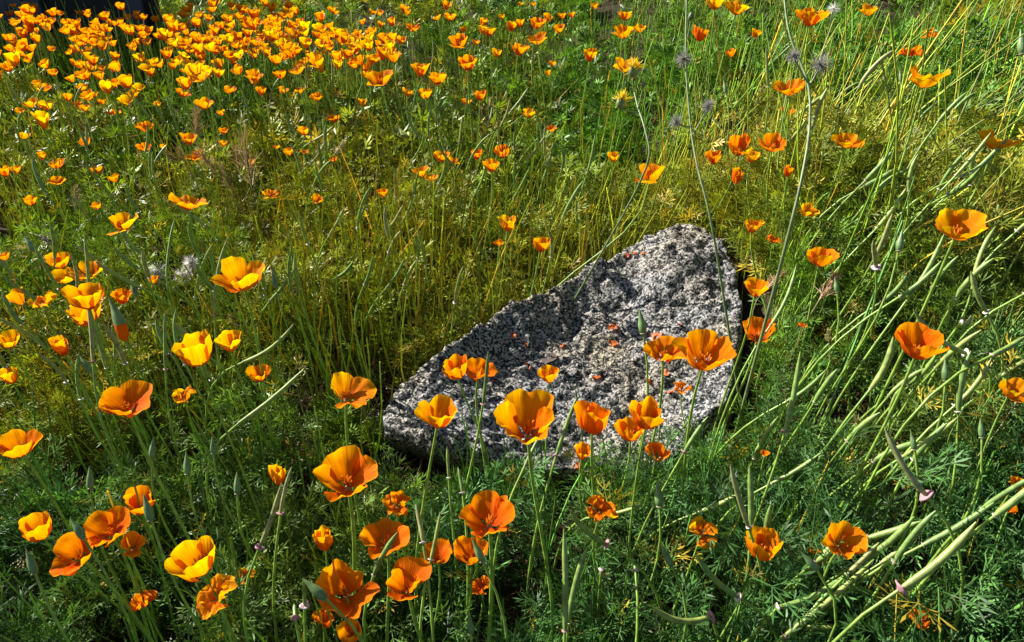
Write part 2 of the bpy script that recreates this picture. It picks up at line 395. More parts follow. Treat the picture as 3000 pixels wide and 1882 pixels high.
for k in range(22):
    a = r_.uniform(0, 6.28); tl = r_.uniform(.05, .5); l = r_.uniform(.26, .42)
    d = np.array([math.cos(a)*math.sin(tl), math.sin(a)*math.sin(tl), math.cos(tl)])
    stamen_V.append(tube(np.array([d*.02+[0, 0, .03], d*l*.6+[0, 0, .03], d*l+[0, 0, .03]]), [.008, .011, .016], 4))
ST_V, ST_Q = join(stamen_V)
STAMEN = mesh_np('stamens', ST_V, ST_Q, M['stamen'])
def collar_mesh(rad, seed):
    r_ = np.random.default_rng(seed); n = 14; V = []; prof = [(.22, -.38), (.42, -.16), (.98, -.02), (1.0, .12), (.8, .18), (.35, .1), (.15, .16)]
    wob = 1+.12*np.sin(np.arange(n)*2*math.pi/n*3+r_.uniform(0, 6))
    for rr, z in prof:
        for j in range(n):
            a = 2*math.pi*j/n; q = rad*rr*(wob[j] if rr > .8 else 1); V.append((q*math.cos(a), q*math.sin(a), z*rad+.1*rad*(wob[j]-1)*5))
    Q = [(i*n+j, i*n+(j+1) % n, (i+1)*n+(j+1) % n, (i+1)*n+j) for i in range(len(prof)-1) for j in range(n)]
    return V, Q
COLLAR = [mesh_np('collar', *collar_mesh(1, k), M['collar']) for k in range(4)]
def petal_tint():
    g_ = random.gauss(1, .13); return (1, max(.72, min(1.45, g_)), 1, 1)
seed_c = [100]
def poppy(p, width, kind, label, lx=0, ly=0, group=None, detail=True, base=None, tint=None, name='poppy'):
    seed_c[0] += 1; seed = seed_c[0]
    petals, wid, hgt = bloom(kind, seed, detail)
    s = width/wid
    ax = np.array([math.tan(R(lx))*.9, -math.tan(R(ly))*.9, 1.]); ax /= np.linalg.norm(ax)
    top = np.asarray(p)-ax*hgt*s*.5
    root = base if base is not None else root_for(top)
    o = thing(name, label, 'poppy', root, group)
    col = tint or petal_tint()
    Mx = axis_frame(ax, U(0, 6.28))
    lt = top-root
    for V, Q, uv in petals:
        V2 = (V*s)@Mx.T
        me = mesh_np('petal', V2, Q, M['petal'], uv, attr='puv')
        c = link('petal', me, o, lt); c.color = col
    sp = stem_pts(np.zeros(3), lt, ax, (U(-.02, .02), U(-.015, .015)))
    rs = max(.0013, min(.0022, width*.04))*U(.9, 1.1)
    link('stem', mesh_np('stem', *tube(sp, np.linspace(rs*1.15, rs*.85, 9), 6), M['stem']), o)
    rc = max(.0022, width*.055)
    c = link('receptacle', random.choice(COLLAR), o, lt-ax*rc*.35); c.scale = (rc,)*3; c.rotation_euler = Matrix(Mx).to_euler(); c.color = random.choice([(.5, .3, .25, 1), (.45, .4, .22, 1)])
    if detail and kind in ('wide', 'star', 'bowl', 'cup'):
        c = link('stamens', STAMEN, o, lt); c.scale = (s*1.0,)*3; c.rotation_euler = Matrix(Mx).to_euler()
    return o
K = 3000/2410
# x, y, width (2410-wide view), kind, lean sideways, lean to camera, label
HERO = [
(283,525,78,'bowl',-12,0,'golden bowl poppy with one petal spread sideways above seed pods by the white fluff'),
(440,475,82,'star',8,-8,'poppy with two long winglike petals above arching seed pods and foxtail grass'),
(568,652,110,'bowl',4,8,'large ruffled poppy bowl on a bare stem beside a tall straight pod'),
(458,825,90,'cup',0,0,'deep yellow goblet-shaped poppy with a pleated rim'),
(540,807,58,'cone',6,10,'small deep orange funnel poppy tucked behind the pleated yellow goblet'),
(610,884,50,'cone',4,0,'narrow half-closed poppy under a long arching seed pod'),
(430,930,62,'wilt',0,0,'crumpled yellow poppy drooping behind the deep orange bowl'),
(297,950,120,'bowl',4,10,'broad deep orange poppy bowl crossed by a green stem'),
(226,964,34,'wilt',-10,0,'yellowish wilting petals peeping from behind the broad deep orange bowl'),
(815,920,118,'star',6,-4,'three-winged poppy with spread petals beside the bright tip of the boulder'),
(40,1050,95,'bowl',-4,12,'big glowing orange poppy with a rolled front petal beside pale fallen stalks'),
(140,616,56,'bowl',0,4,'topmost poppy of the crowded cluster around the tall straight pods'),
(150,652,62,'wide',-4,6,'flat yellow poppy of the crowded cluster around the tall straight pods'),
(206,640,76,'wide',4,2,'wide yellow-orange poppy split by a tall upright seed pod'),
(40,700,46,'cone',-24,0,'small poppy leaning away from the crowded cluster over dry stalks'),
(100,705,62,'wilt',0,0,'ragged wilting poppy inside the crowded cluster around the tall pods'),
(205,702,90,'bowl',2,2,'large orange poppy at the heart of the crowded cluster behind a pod'),
(200,742,72,'bowl',-4,0,'lower poppy half hidden below the heart of the crowded cluster'),
(285,700,46,'cone',8,4,'dark orange folded poppy behind the bursting green-capped bud'),
(20,802,56,'wide',-4,4,'yellow-orange poppy with a pod stalk across its open face'),
(143,815,40,'furled',-14,0,'tightly furled tall orange poppy standing alone like a rolled flag'),
(24,885,46,'cup',0,0,'orange cup poppy below the yellow-orange one crossed by a pod stalk'),
(360,660,28,'cone',8,0,'tiny orange poppy in front of the white seed fluff'),
(652,1118,40,'furled',-6,6,'small rounded closed poppy beside a bent green pod'),
(815,1122,152,'wide',0,22,'very large fan-petalled poppy with visible stamens in front of the boulder shadow'),
(330,1185,76,'cup',4,14,'curled orange poppy partly covered by a plump green bud'),
(88,1245,72,'cup',-8,0,'pale orange half-open poppy on a slim stem by a plump bud'),
(256,1250,115,'wide',0,26,'deep orange open poppy whose inside shows, uppermost of three overlapping blooms'),
(180,1305,112,'wide',-6,26,'deep orange open poppy with a low front petal, lowest of three overlapping blooms'),
(312,1282,62,'bowl',14,6,'orange poppy bowl pressed behind the uppermost of three overlapping blooms'),
(460,1325,108,'cup',-4,12,'golden-yellow cup poppy on a thick curving stem'),
(508,1395,108,'wilt',6,0,'shaded drooping poppy under the golden-yellow cup'),
(575,1350,48,'wilt',0,0,'dim crumpled poppy low in the leaves near the golden-yellow cup'),
(335,1412,60,'wilt',0,0,'dark red-orange shrivelled poppy low under the three overlapping blooms'),
(763,1270,46,'furled',4,4,'lone closed egg-shaped poppy on a straight stem'),
(908,1265,126,'star',0,16,'star-shaped deep orange poppy with a seed pod across it'),
(936,1180,68,'wilt',10,0,'twisted spidery poppy with thin spent petals below the boulder'),
(810,1390,126,'wide',2,34,'big deep orange poppy facing outward with a hanging lower petal'),
(958,1375,112,'bowl',0,14,'shaded deep orange bowl poppy with a curled front lip'),
(1030,1310,74,'bowl',0,10,'deep orange poppy behind a pale pod collar, beside its twin'),
(1107,1305,82,'bowl',0,12,'deep orange poppy with a grey-green bud in front, beside its twin'),
(1135,1376,50,'wilt',0,0,'deep red crumpled poppy below the pair of deep orange twins'),
(826,1490,58,'cup',0,6,'ruffled orange poppy low beneath the big outward-facing one'),
(756,1455,50,'wilt',0,0,'dark drooping petals under the hanging petal of the big outward-facing poppy'),
(1150,1220,132,'wide',2,22,'large clean open poppy with fine pleats beside the deep orange twins'),
(1418,1195,78,'wilt',14,6,'twisted poppy with one petal pulled to a point'),
(1655,1247,78,'wilt',6,8,'curled-over poppy with a folded golden underside'),
(1795,1285,82,'cup',0,4,'upright barrel-shaped orange poppy with a tight rim'),
(1985,1278,102,'wide',0,34,'round saucer poppy with bright centre beside thick lying seed pods'),
(1920,1296,28,'wilt',0,0,'small shaded orange scrap of poppy behind the round saucer bloom'),
(1240,995,168,'wide',0,14,'huge loose poppy with splayed petals in front of the boulder'),
(1033,980,96,'cone',12,4,'slanted fan-shaped poppy against the bright tip of the boulder'),
(1395,985,82,'cup',-4,2,'upright folded poppy in front of the boulder between the splayed and paired blooms'),
(1525,980,82,'cup',4,4,'taller ruffled poppy of the pair before the boulder'),
(1483,1015,72,'cup',-4,2,'shorter ruffled poppy of the pair before the boulder'),
(1545,1068,56,'cone',4,6,'small dark-veined poppy below the ruffled pair'),
(1370,1066,42,'cone',6,6,'little striped funnel poppy at the foot of the boulder'),
(1070,868,66,'cup',-10,6,'pale inner poppy of the two leaning together over the boulder'),
(1128,872,82,'wide',14,14,'darker spread poppy of the two leaning together over the boulder'),
(1292,885,50,'cone',0,2,'small notched poppy alone in front of the boulder face'),
(1560,828,100,'wide',-6,10,'open poppy touching the largest round bloom beside a tall green bud'),
(1663,835,134,'wide',4,20,'largest round glowing poppy with a crown of stamens before the boulder'),
(1605,910,42,'wilt',0,0,'limp orange poppy bent behind a thick grey-green pod'),
(1785,780,92,'wide',-4,0,'flat-topped poppy with a dark centre behind crossing stems'),
(1778,680,60,'cone',0,2,'triangular half-open poppy beside a furry grass head'),
(1930,607,68,'bowl',0,0,'neat orange bowl poppy beside a furry grass head'),
(1770,535,42,'cone',0,0,'small orange funnel poppy over pale dry leaves behind the boulder'),
(1898,496,46,'bowl',0,10,'small bright orange bowl poppy among yellowing stems'),
(2257,537,120,'wide',0,6,'large golden saucer poppy above lying pods'),
(2165,812,114,'bowl',0,6,'solitary deep orange bowl poppy on a pale green stem with pink collar'),
(2380,918,68,'wide',4,4,'golden poppy with a thick pod lying across it'),
(2345,333,92,'wide',0,0,'wide golden poppy with two raised side petals above lodged stems'),
(1990,333,70,'wide',0,4,'orange star-like poppy behind a long diagonal stem'),
(1820,340,66,'wide',4,8,'broad poppy of the four clustered above the boulder'),
(1740,343,56,'bowl',-4,4,'tallest poppy of the four clustered above the boulder'),
(1770,370,38,'cone',6,0,'folded yellow poppy wedged between the four clustered above the boulder'),
(1680,372,40,'cone',-6,0,'small orange poppy beside the four clustered above the boulder'),
(1855,403,20,'furled',0,0,'thin withered poppy hanging under the four clustered above the boulder'),
(1530,408,68,'bowl',-8,4,'bright orange poppy with a pointed back petal rising above the boulder top'),
(1472,155,66,'wide',0,12,'clear orange saucer poppy just over the yellow thistle flower'),
(1860,207,76,'wide',0,2,'wide winged poppy with a stem crossing its middle'),
(1855,262,40,'star',0,0,'little open poppy under the wide winged one'),
(2178,182,98,'star',4,-6,'double ragged golden poppy above tangled lodged stems'),
(2146,118,50,'wilt',0,0,'shrivelled red-orange petals hanging above the double ragged poppy'),
(1907,42,76,'wide',0,4,'open poppy with a drooping petal beside wispy seed silk'),
(1735,20,62,'wide',6,-4,'yellow poppy with a long raised side petal among tall thin stems'),
(1683,8,40,'bowl',0,0,'orange poppy touching the yellow one with a raised side petal'),
(2045,24,46,'bowl',0,0,'blunt orange poppy behind the wispy seed silk'),
(2190,80,34,'wilt',0,0,'brown withered poppy head above the shrivelled red-orange petals'),
(2118,318,26,'wilt',0,0,'dark dried poppy curl over the yellowing leaves'),
(1735,415,26,'furled',0,0,'pale dry poppy husk below the four clustered blooms'),
(1820,565,34,'wilt',0,0,'ruffled reddish spent poppy below the small bright bowl'),
(1888,764,22,'wilt',0,0,'tiny red spent poppy in green leaves behind the crossing stems'),
(2392,1135,40,'wilt',0,0,'orange-brown spent poppy at a pale pod collar'),
(2375,1195,36,'wilt',0,0,'loose orange petals below the orange-brown spent poppy'),
(2160,1450,50,'wilt',0,0,'dark fading poppy deep in the blue-green leaves under lying pods'),
]
for x, y, w, kd, lx, ly, lab in HERO:
    p, d = place(x*K, y*K, w*K, kd, lo=.2 if kd == 'wilt' else .285)
    tn = 1.32 if 'yellow' in lab or 'golden' in lab else .85 if 'deep' in lab or 'red' in lab or 'dark' in lab else U(.95, 1.25)
    poppy(p, w*K*d/F, kd, lab, lx+U(-5, 5), ly*.5+U(-4, 4), detail=w >= 30, tint=(1, tn, 1, 1))
# medium blooms of the looser scatter: told apart only by shape and place
MID = '''1778 80 28 c;1650 80 38 c;1720 125 28 c;1468 75 50 w;1505 68 30 b;1470 37 35 b;1388 130 36 c;1222 117 42 c;1263 55 42 b;1265 92 50 w;1315 70 28 c;1152 75 32 c;
1100 150 48 b;1080 98 50 b;1297 304 28 s;1243 268 30 b;1183 358 38 b;1157 392 38 c;1037 370 38 b;990 405 40 b;1015 418 30 b;1065 380 30 w;1120 365 28 c;1195 527 48 b;1273 577 46 u;
1175 572 26 b;900 455 26 c;745 470 30 b;633 457 40 w;460 367 45 w;443 328 42 b;268 420 28 c;228 400 30 b;133 388 38 b;135 427 40 w;70 474 30 b;228 486 25 c;100 367 22 c;57 320 26 b;
200 335 28 b;268 265 30 w;340 300 40 w;338 347 35 w;385 347 18 c;525 310 22 c;525 338 18 c;590 382 22 c;680 358 28 c;715 358 22 w;715 310 28 c;787 280 32 b;745 228 30 b;852 242 22 c;
707 213 30 w;785 377 18 c;650 346 20 w;1130 225 30 c;1097 240 26 b;1000 220 35 b;960 218 30 b;1030 185 48 b;990 165 40 c;895 185 75 w;745 145 42 b;845 140 35 b;880 140 30 c;925 135 42 c;
470 180 45 w;430 220 32 b;520 265 20 c;95 250 18 c;180 245 22 c;240 240 20 c;370 247 18 c;270 200 20 c;10 405 28 u;36 400 24 c;10 605 26 b;480 245 40 b;665 213 25 b;595 178 40 b;540 212 30 b;
615 215 24 c;1170 125 26 c;1120 100 18 c;1060 40 30 b;970 65 34 w;1090 70 20 c;1300 150 18 c;1290 172 16 c;1400 15 20 c;1345 35 18 c;1180 40 16 c;1225 10 14 c;2190 75 20 c;1443 371 30 c;1800 1068 22 b;
440 98 30 b;600 100 34 b;650 140 36 b;695 120 32 b;560 165 30 b;700 165 40 w;660 175 34 b'''
KN = dict(c='cone', b='bowl', w='wide', s='star', u='cup')
WORD = {'cone': 'half-closed', 'bowl': 'bowl-shaped', 'wide': 'wide-open', 'star': 'splayed', 'cup': 'cup-shaped'}
count = len(HERO)
for row in MID.replace('\n', '').split(';'):
    x, y, w, k = row.split(); x, y, w = float(x), float(y), float(w); kd = KN[k]
    p, d = place(x*K, y*K, w*K, kd, lo=.29, hi=.44, real=TYPES[kd][2]*.9)
    if p[1] > 2.0: zone = 'near the dense far bed'
    elif p[0] < -.25: zone = 'over dark stems between dense far bed and white fluff'
    elif p[0] < .2: zone = 'above pods and stems in the meadow behind the boulder'
    else: zone = 'among tall thin stems around the thistles'
    poppy(p, w*K*d/F, kd, 'small %s orange poppy %s' % (WORD[kd], zone), U(-14, 14), U(-6, 10), 'scattered %s poppies %s' % (WORD[kd], zone), detail=w >= 30)
    count += 1
# ---- the dense far bed
FARV = []
for k in range(9):
    kd = ['cone', 'bowl', 'cone', 'wide', 'cup', 'cone', 'bowl', 'cone', 'cup'][k]
    ps, wid, hgt = bloom(kd, 900+k, False)
    V, Q = join([(a, b) for a, b, c in ps]); uv = np.concatenate([c for a, b, c in ps])
    FARV.append((V/wid, Q, uv, hgt/wid, kd))
def far_spots():
    out = []
    r_ = random.Random(11)
    # (x, y, sx, sy, n) in the 2410-wide view: the drift of blooms runs diagonally
    cl = [(80,50,75,40,46),(200,70,95,35,40),(330,75,100,42,46),(60,120,70,40,26),(430,120,95,40,52),(560,105,90,45,52),(690,115,80,38,52),(800,95,80,35,40),
          (530,35,120,22,34),(640,50,120,25,34),(880,110,70,32,22),(170,150,90,35,20),(300,190,110,40,18),(130,230,110,40,16),(820,150,90,28,18),(960,45,160,30,12),(480,170,60,25,14),(1250,60,150,40,10),(-120,110,100,60,25)]
    for x, y, sx, sy, n in cl:
        for k in range(int(n*.84)):
            out.append((r_.gauss(x, sx*.62), max(-12, r_.gauss(y, sy*.62))))
    return out
spots = far_spots()
cand = []
for x, y in spots:
    h = U(.26, .40); p = at_height(x*K, y*K, h)
    if p[1] > 4.2 and p[0] < -1.9: continue
    if p[1] > 6.3 or p[1] < 1.5: continue
    w = .043*U(.75, 1.15); dist = np.linalg.norm(p-CAM)
    vis = 0 <= x*K <= 3000 and 0 <= y*K
    cand.append((w/dist*(1 if vis else .2), p, w, h))
cand.sort(key=lambda c: -c[0])
FARM = {}
far_rest = []
def far_geo(k, w, h, lean, seed):
    V, Q, uv, hg, kd = FARV[k]
    r_ = random.Random(seed); ax = np.array([lean[0], lean[1], 1.]); ax /= np.linalg.norm(ax)
    Mx = axis_frame(ax, r_.uniform(0, 6.28)); top = np.array([lean[0]*h*.5, lean[1]*h*.5, h])
    sp = stem_pts(np.array([0, 0, -.012]), top, ax, (0, 0), 5)
    return (V*w)@Mx.T+top, Q, uv, tube(sp, .0019, 4)
for idx in range(18):
    k = idx % 9; lean = (U(-.3, .3), U(-.35, .15))
    V, Q, uv, (sv, sq) = far_geo(k, .046, .33, lean, idx)
    VV = np.concatenate([V, sv]); QQ = np.concatenate([Q, sq+len(V)])
    me = mesh_np('poppy', VV, QQ, M['petal'], np.concatenate([uv, np.zeros((len(sv), 3))]), attr='puv')
    me.materials.append(M['stem']); mi = np.zeros(len(QQ), np.int32); mi[len(Q):] = 1; me.polygons.foreach_set('material_index', mi)
    FARM[idx] = (me, FARV[k][4])
n_far = max(0, 300-count)
for j, (sc_, p, w, h) in enumerate(cand):
    gz = float(ground_z(p[0], p[1]))
    if j < n_far:
        me, kd = FARM[j % 18]; o = link('poppy', me, loc=(p[0], p[1], gz)); s = w/.046
        o.scale = (s, s, h/.33); o.rotation_euler = (0, 0, U(-.7, .7)); o.color = (1, U(.85, 1.75), 1, 1)
        tag(o, 'little %s golden poppy packed in the dense far bed before the dark wall' % WORD[kd], 'poppy', 'dense far bed of %s poppies' % WORD[kd])
    else: far_rest.append((p, w, h, gz))
if far_rest:
    VV = []; QQ = []; UVs = []; MI = []; off = 0
    for j, (p, w, h, gz) in enumerate(far_rest):
        V, Q, uv, (sv, sq) = far_geo(j % 9, w, h, (U(-.3, .3), U(-.3, .15)), j)
        base = np.array([p[0], p[1], gz])
        VV += [V+base, sv+base]; QQ += [Q+off, sq+off+len(V)]; UVs += [uv, np.zeros((len(sv), 3))]; MI += [np.zeros(len(Q), np.int32), np.ones(len(sq), np.int32)]; off += len(V)+len(sv)
    me = mesh_np('distant_poppies', np.concatenate(VV), np.concatenate(QQ), M['petal'], np.concatenate(UVs), attr='puv')
    me.materials.append(M['stem']); me.polygons.foreach_set('material_index', np.concatenate(MI))
    tag(link('distant_poppies', me), 'mass of tiny poppies at the farthest end of the bed', 'poppies', kind='stuff')
print('poppies', count, 'far', n_far, 'rest', len(far_rest))

# ================================================================ SEED PODS AND BUDS
def pod_geo(p0, pm, p1, rad, seg=7, n=12):
    pts = bez(p0, pm, p1, n); t = np.linspace(0, 1, n)
    r = rad*np.minimum(1, .6+3.2*t)*(1-.62*sst(.72, 1, t)); r[-1] = rad*.2
    V, Q = tube(pts, r, 12); V = V.reshape(n, 12, 3); V[:, ::2] = pts[:, None]+(V[:, ::2]-pts[:, None])*.84      # ribs
    return V.reshape(-1, 3), Q
PODC = [(.21, .31, .07, 1), (.18, .29, .065, 1), (.26, .33, .075, 1), (.29, .30, .11, 1), (.16, .26, .06, 1)]
COLC = [(.6, .38, .4, 1), (.68, .58, .52, 1), (.6, .5, .46, 1), (.72, .66, .56, 1)]
def pod(p0, p1, bow, rad, label, group=None, root=None, collar=None, name='poppy_seed_pod', colr=None):
    p0 = np.asarray(p0, float); p1 = np.asarray(p1, float); d = p1-p0; L = np.linalg.norm(d)
    side = np.cross(d, np.array([0, CT, -ST])); side /= np.linalg.norm(side)+1e-9
    pm = (p0+p1)/2+side*bow*L
    ax = pm-p0; ax /= np.linalg.norm(ax)
    if root is None: root = root_for(p0-np.array([ax[0], ax[1], 0])*.10, .03)
    o = thing(name, label, 'seed pod', root, group)
    a = link('pod', mesh_np('pod', *pod_geo(p0-root, pm-root, p1-root, rad*.74), M['pod']), o); a.color = random.choice(PODC)
    sp = stem_pts(np.zeros(3), p0-root, ax if ax[2] > .1 else np.array([ax[0]*.3, ax[1]*.3, 1])/1.05, (U(-.02, .02), U(-.01, .01)))
    link('stem', mesh_np('stem', *tube(sp, np.linspace(.0021, .0016, 9), 6), M['stem']), o)
    c = link('collar', random.choice(COLLAR), o, p0-root); cr = (collar or U(.0032, .005)); c.scale = (cr,)*3
    c.rotation_euler = Vector(ax).to_track_quat('Z', 'Y').to_euler(); c.color = colr or random.choice(COLC)
    return o
PINK = (.48, .24, .28, 1)
# collar px, tip px (photo pixels), bow, height above soil, radius, collar, colour, label
PODS = [
(260,835,247,678,.02,.36,.0042,.007,None,'tall straight green pod rising through the wide yellow-orange poppy'),
(272,1060,255,862,.03,.38,.0042,.008,PINK,'tall straight green pod with pink collar before the heart of the crowded cluster'),
(628,925,668,695,-.10,.34,.0040,.007,None,'long leaning pod beside the large ruffled poppy bowl'),
(715,1060,860,950,.16,.33,.0046,.005,None,'thick arching pod over the narrow half-closed poppy'),
(700,1240,903,1070,.06,.30,.0046,.005,None,'long slanting pod under the arching one'),
(485,1083,483,918,.0,.33,.0038,.007,PINK,'upright pod with ragged pink collar beside the pleated yellow goblet'),
(488,810,512,640,-.05,.30,.0038,.006,None,'slim pod leaning over the white seed fluff'),
(1415,1185,1430,1030,.02,.36,.0036,.0075,PINK,'upright pod with pink collar across the two leaning poppies'),
(2258,953,2333,776,.12,.30,.0040,.006,None,'curved pod beside the furry grass head by the triangular poppy'),
(2636,870,2758,765,.10,.30,.0044,.006,None,'fat curved pod below the single large bud'),
(2830,1035,2675,905,-.18,.31,.0046,.010,(.66,.6,.5,1),'thick drooping pod with a torn cream collar above the solitary bowl poppy'),
(2890,915,2845,795,-.10,.30,.0042,.008,None,'pod hanging over the torn cream collar'),
(2815,945,2845,924,.45,.27,.0036,.007,None,'short hooked pod with frilled collar'),
(2905,1042,3005,985,.06,.30,.0046,.006,None,'pale pod pointing away above the golden poppy with a pod across it'),
(2567,784,2558,705,0,.36,.0044,.012,(.55,.45,.5,1),'short pod on a broad lilac collar beside the single large bud'),
(2714,1452,2592,1252,-.10,.34,.0046,.015,PINK,'pod with vivid pink ring collar arching over the solitary bud'),
(2640,1725,2860,1530,.10,.31,.0056,.016,PINK,'thickest arching pod with vivid pink ring collar'),
(2278,1780,2477,1683,.16,.26,.0054,.009,None,'heavy pale pod bowed over like a handle'),
(2298,1865,2560,1640,.04,.24,.0050,.008,PINK,'long lying pod running up under the round saucer poppy'),
(2483,1710,2620,1765,.06,.20,.0056,.005,None,'fat lying pod striped by shadows'),
(2445,1840,2360,1838,.04,.18,.0056,.005,None,'stubby pale lying pod cut short'),
(2704,1598,2912,1473,.06,.24,.0050,.006,None,'long lying pod pointing up beside the ring-collared stem'),
(2480,1685,2575,1590,.03,.24,.0040,.006,None,'browning pod leaning behind the round saucer poppy'),
(2582,1650,2680,1568,.08,.20,.0044,.006,None,'smaller green pod lying below the ring-collared stem'),
(2085,1806,1906,1772,-.30,.28,.0050,.014,PINK,'downward-hooked pod on a bright pink collar'),
(1777,1595,1668,1492,-.14,.32,.0044,.011,PINK,'arched pod with fringed lilac collar below the twisted poppy'),
(1655,1850,1652,1550,.02,.34,.0048,.007,PINK,'very long vertical pod standing in shade'),
(1665,1825,1722,1600,-.06,.28,.0048,.006,None,'long ribbed pod beside the very long vertical one'),
(2047,1502,2170,1445,.06,.22,.0050,.005,None,'thick lying pod behind the upright barrel-shaped poppy'),
(2193,1545,2140,1360,-.03,.34,.0044,.006,None,'tall pod pair member leaning behind the barrel-shaped poppy'),
(2200,1540,2196,1362,.02,.32,.0046,.006,None,'tall erect pod rising behind the barrel-shaped poppy'),
(2163,1750,2040,1625,-.12,.30,.0044,.010,None,'pod arching from a pale ruffled collar'),
(1762,1668,1788,1680,.9,.26,.0040,.008,None,'tightly curled little pod like a hook'),
(1763,1510,1885,1478,.08,.22,.0040,.005,None,'light green pod lying beside the twisted poppy'),
(1240,1590,1218,1478,.02,.33,.0036,.009,(.66,.6,.58,1),'slim pod with a wide white disc collar near the star-shaped poppy'),
(1095,1685,1165,1560,-.05,.32,.0042,.005,None,'pod leaning across the star-shaped poppy'),
(1262,1640,1290,1500,.03,.32,.0034,.008,None,'dark slender pod rising before the deep orange twins'),
(1315,1400,1310,1310,0,.28,.0030,.006,(.7,.65,.58,1),'thin pod with a white disc collar under the slanted fan poppy'),
(1355,1445,1342,1370,.02,.30,.0032,.008,(.7,.6,.58,1),'thin pod with a pale rim collar before the boulder shadow'),
(865,1812,862,1770,0,.30,.0030,.010,PINK,'stubby young pod on a knobbly pink collar'),
(893,1775,890,1690,0,.28,.0030,.011,(.5,.38,.4,1),'young pod on a dull broad collar beside the grey-green bud'),
(822,1505,855,1368,-.05,.33,.0036,.009,PINK,'pod rising past the small rounded closed poppy'),
(760,1605,825,1415,.05,.34,.0042,.011,PINK,'long bright pod with magenta collar leaning to the small closed poppy'),
(1630,1335,1690,1165,-.02,.34,.0036,.009,PINK,'upright slanting pod beside the huge loose poppy'),
(2005,1325,2075,1220,-.03,.32,.0040,.010,PINK,'bright green pod with pink collar below the limp orange poppy'),
(1540,1360,1580,1280,.0,.33,.0034,.005,None,'green pod crossing the lowest petal of the huge loose poppy'),
(1862,1672,1860,1655,0,.27,.0030,.010,(.6,.5,.45,1),'bare round seed collar on a stout stem in shade'),
(2250,255,2245,130,0,.36,.0038,.006,None,'pod standing beside the wide winged poppy'),
(2300,1265,2345,1030,.04,.34,.0044,.009,PINK,'tall pod standing apart beside the solitary bowl poppy'),
]
for x0, y0, x1, y1, bow, h, rad, cr, cc, lab in PODS:
    a = at_height(x0, y0, h); d0 = float((a-CAM)@np.array([0, CT, -ST]))
    b = at(x1, y1, d0*U(.97, 1.02))
    pod(a, b, -bow, rad, lab, collar=cr*.54, colr=cc)
def rand_pods(n, xr, yr, hr, lr, lean, label, group, ry=1.0):
    k = 0
    while k < n:
        px, py = U(*xr), U(*yr); h = U(*hr); p = at_height(px, py, h)
        if float(poly_d(p[0], p[1])) > -.02: continue
        L = U(*lr); tx = random.gauss(lean, .35); ty = random.gauss(-.05, .25)
        d = np.array([tx, ty, 1.]); d /= np.linalg.norm(d)
        pod(p, p+d*L, random.choice([-1, 1])*U(.02, .16), U(.0040, .0056), label, group, collar=U(.0030, .0046)); k += 1
rand_pods(58, (760, 1750), (400, 900), (.22, .33), (.065, .11), .18, 'slender curved seed pod on an upright stem in the meadow behind the boulder', 'slender pods in the meadow behind the boulder')
rand_pods(24, (700, 1500), (150, 420), (.27, .37), (.06, .1), .15, 'long thin seed pod sticking up by the edge of the dense far bed', 'thin pods by the dense far bed')
rand_pods(30, (0, 640), (560, 1180), (.26, .36), (.06, .1), -.2, 'plain green seed pod among stems around the crowded poppy cluster', 'pods around the crowded poppy cluster')
rand_pods(44, (2180, 3050), (60, 900), (.17, .31), (.05, .085), .5, 'light green seed pod slanting among tangled lodged stems', 'slanting pods among lodged stems')
rand_pods(24, (2150, 3000), (1050, 1700), (.2, .3), (.055, .09), .6, 'green seed pod half buried in the leaves around lying pods', 'pods in leaves around the lying pods')
rand_pods(20, (0, 520), (250, 600), (.28, .36), (.05, .085), .1, 'small thin seed pod among dark stems below the dense far bed', 'thin pods below the dense far bed')

BUDS = [(1885,978,1873,905,.40,'tall pointed green bud beside the largest round glowing poppy'),(2633,737,2644,672,.38,'single large pointed green bud above lodged stems'),
(2453,857,2446,810,.34,'small green bud near the furry grass head'),(2770,1117,2769,1050,.30,'pale ribbed bud beside the solitary bowl poppy'),
(2877,1283,2872,1225,.30,'plump pale bud beside golden poppy with a pod across it'),(2680,1318,2668,1262,.30,'narrow green bud under the arching ring-collared pod'),
(2392,1668,2345,1615,.33,'leaning grey-green bud beside the round saucer poppy'),(1968,1658,1935,1595,.33,'leaning grey-green bud with pale base below the curled-over poppy'),
(1933,1485,1925,1405,.32,'slim upright bud between the twisted and curled-over poppies'),(1415,1645,1382,1577,.35,'grey-green bud across the deep orange twin'),
(955,1755,885,1695,.36,'long drooping bud touching the big outward-facing poppy'),(245,1577,205,1517,.37,'plump bud above the lowest of three overlapping blooms'),
(443,1525,420,1447,.37,'large plump bud before the curled orange poppy'),(103,1680,76,1608,.34,'plump bud with pale base low beside the pale half-open poppy'),
(100,735,70,690,.34,'pointed bud over dry stalks near the crowded cluster'),(402,868,378,825,.34,'dark leaning bud beside the bursting green-capped bud'),
(266,1432,262,1365,.30,'dark bottle-shaped bud above a bowed pale stalk'),(808,842,798,787,.32,'bud beside the large ruffled poppy bowl'),
(625,1330,622,1275,.30,'green bud above the golden-yellow cup'),(550,1390,545,1322,.31,'brownish opening bud among upright stems'),(695,1448,694,1382,.29,'dark green bud close to the small rounded closed poppy'),
(445,1345,450,1278,.30,'upright bud by a pink collar over the curled orange poppy'),(265,1090,232,1040,.33,'dark bud leaning behind the tall pod with pink collar'),(2128,275,2120,235,.36,'pale papery bud near the wide winged poppy'),
(2640,240,2636,205,.36,'greenish bud under the double ragged golden poppy'),(2995,160,2990,85,.40,'yellow-green capped bud opening orange beside lodged stems'),(1380,1855,1375,1795,.26,'lone light green bud low in shaded leaves')]
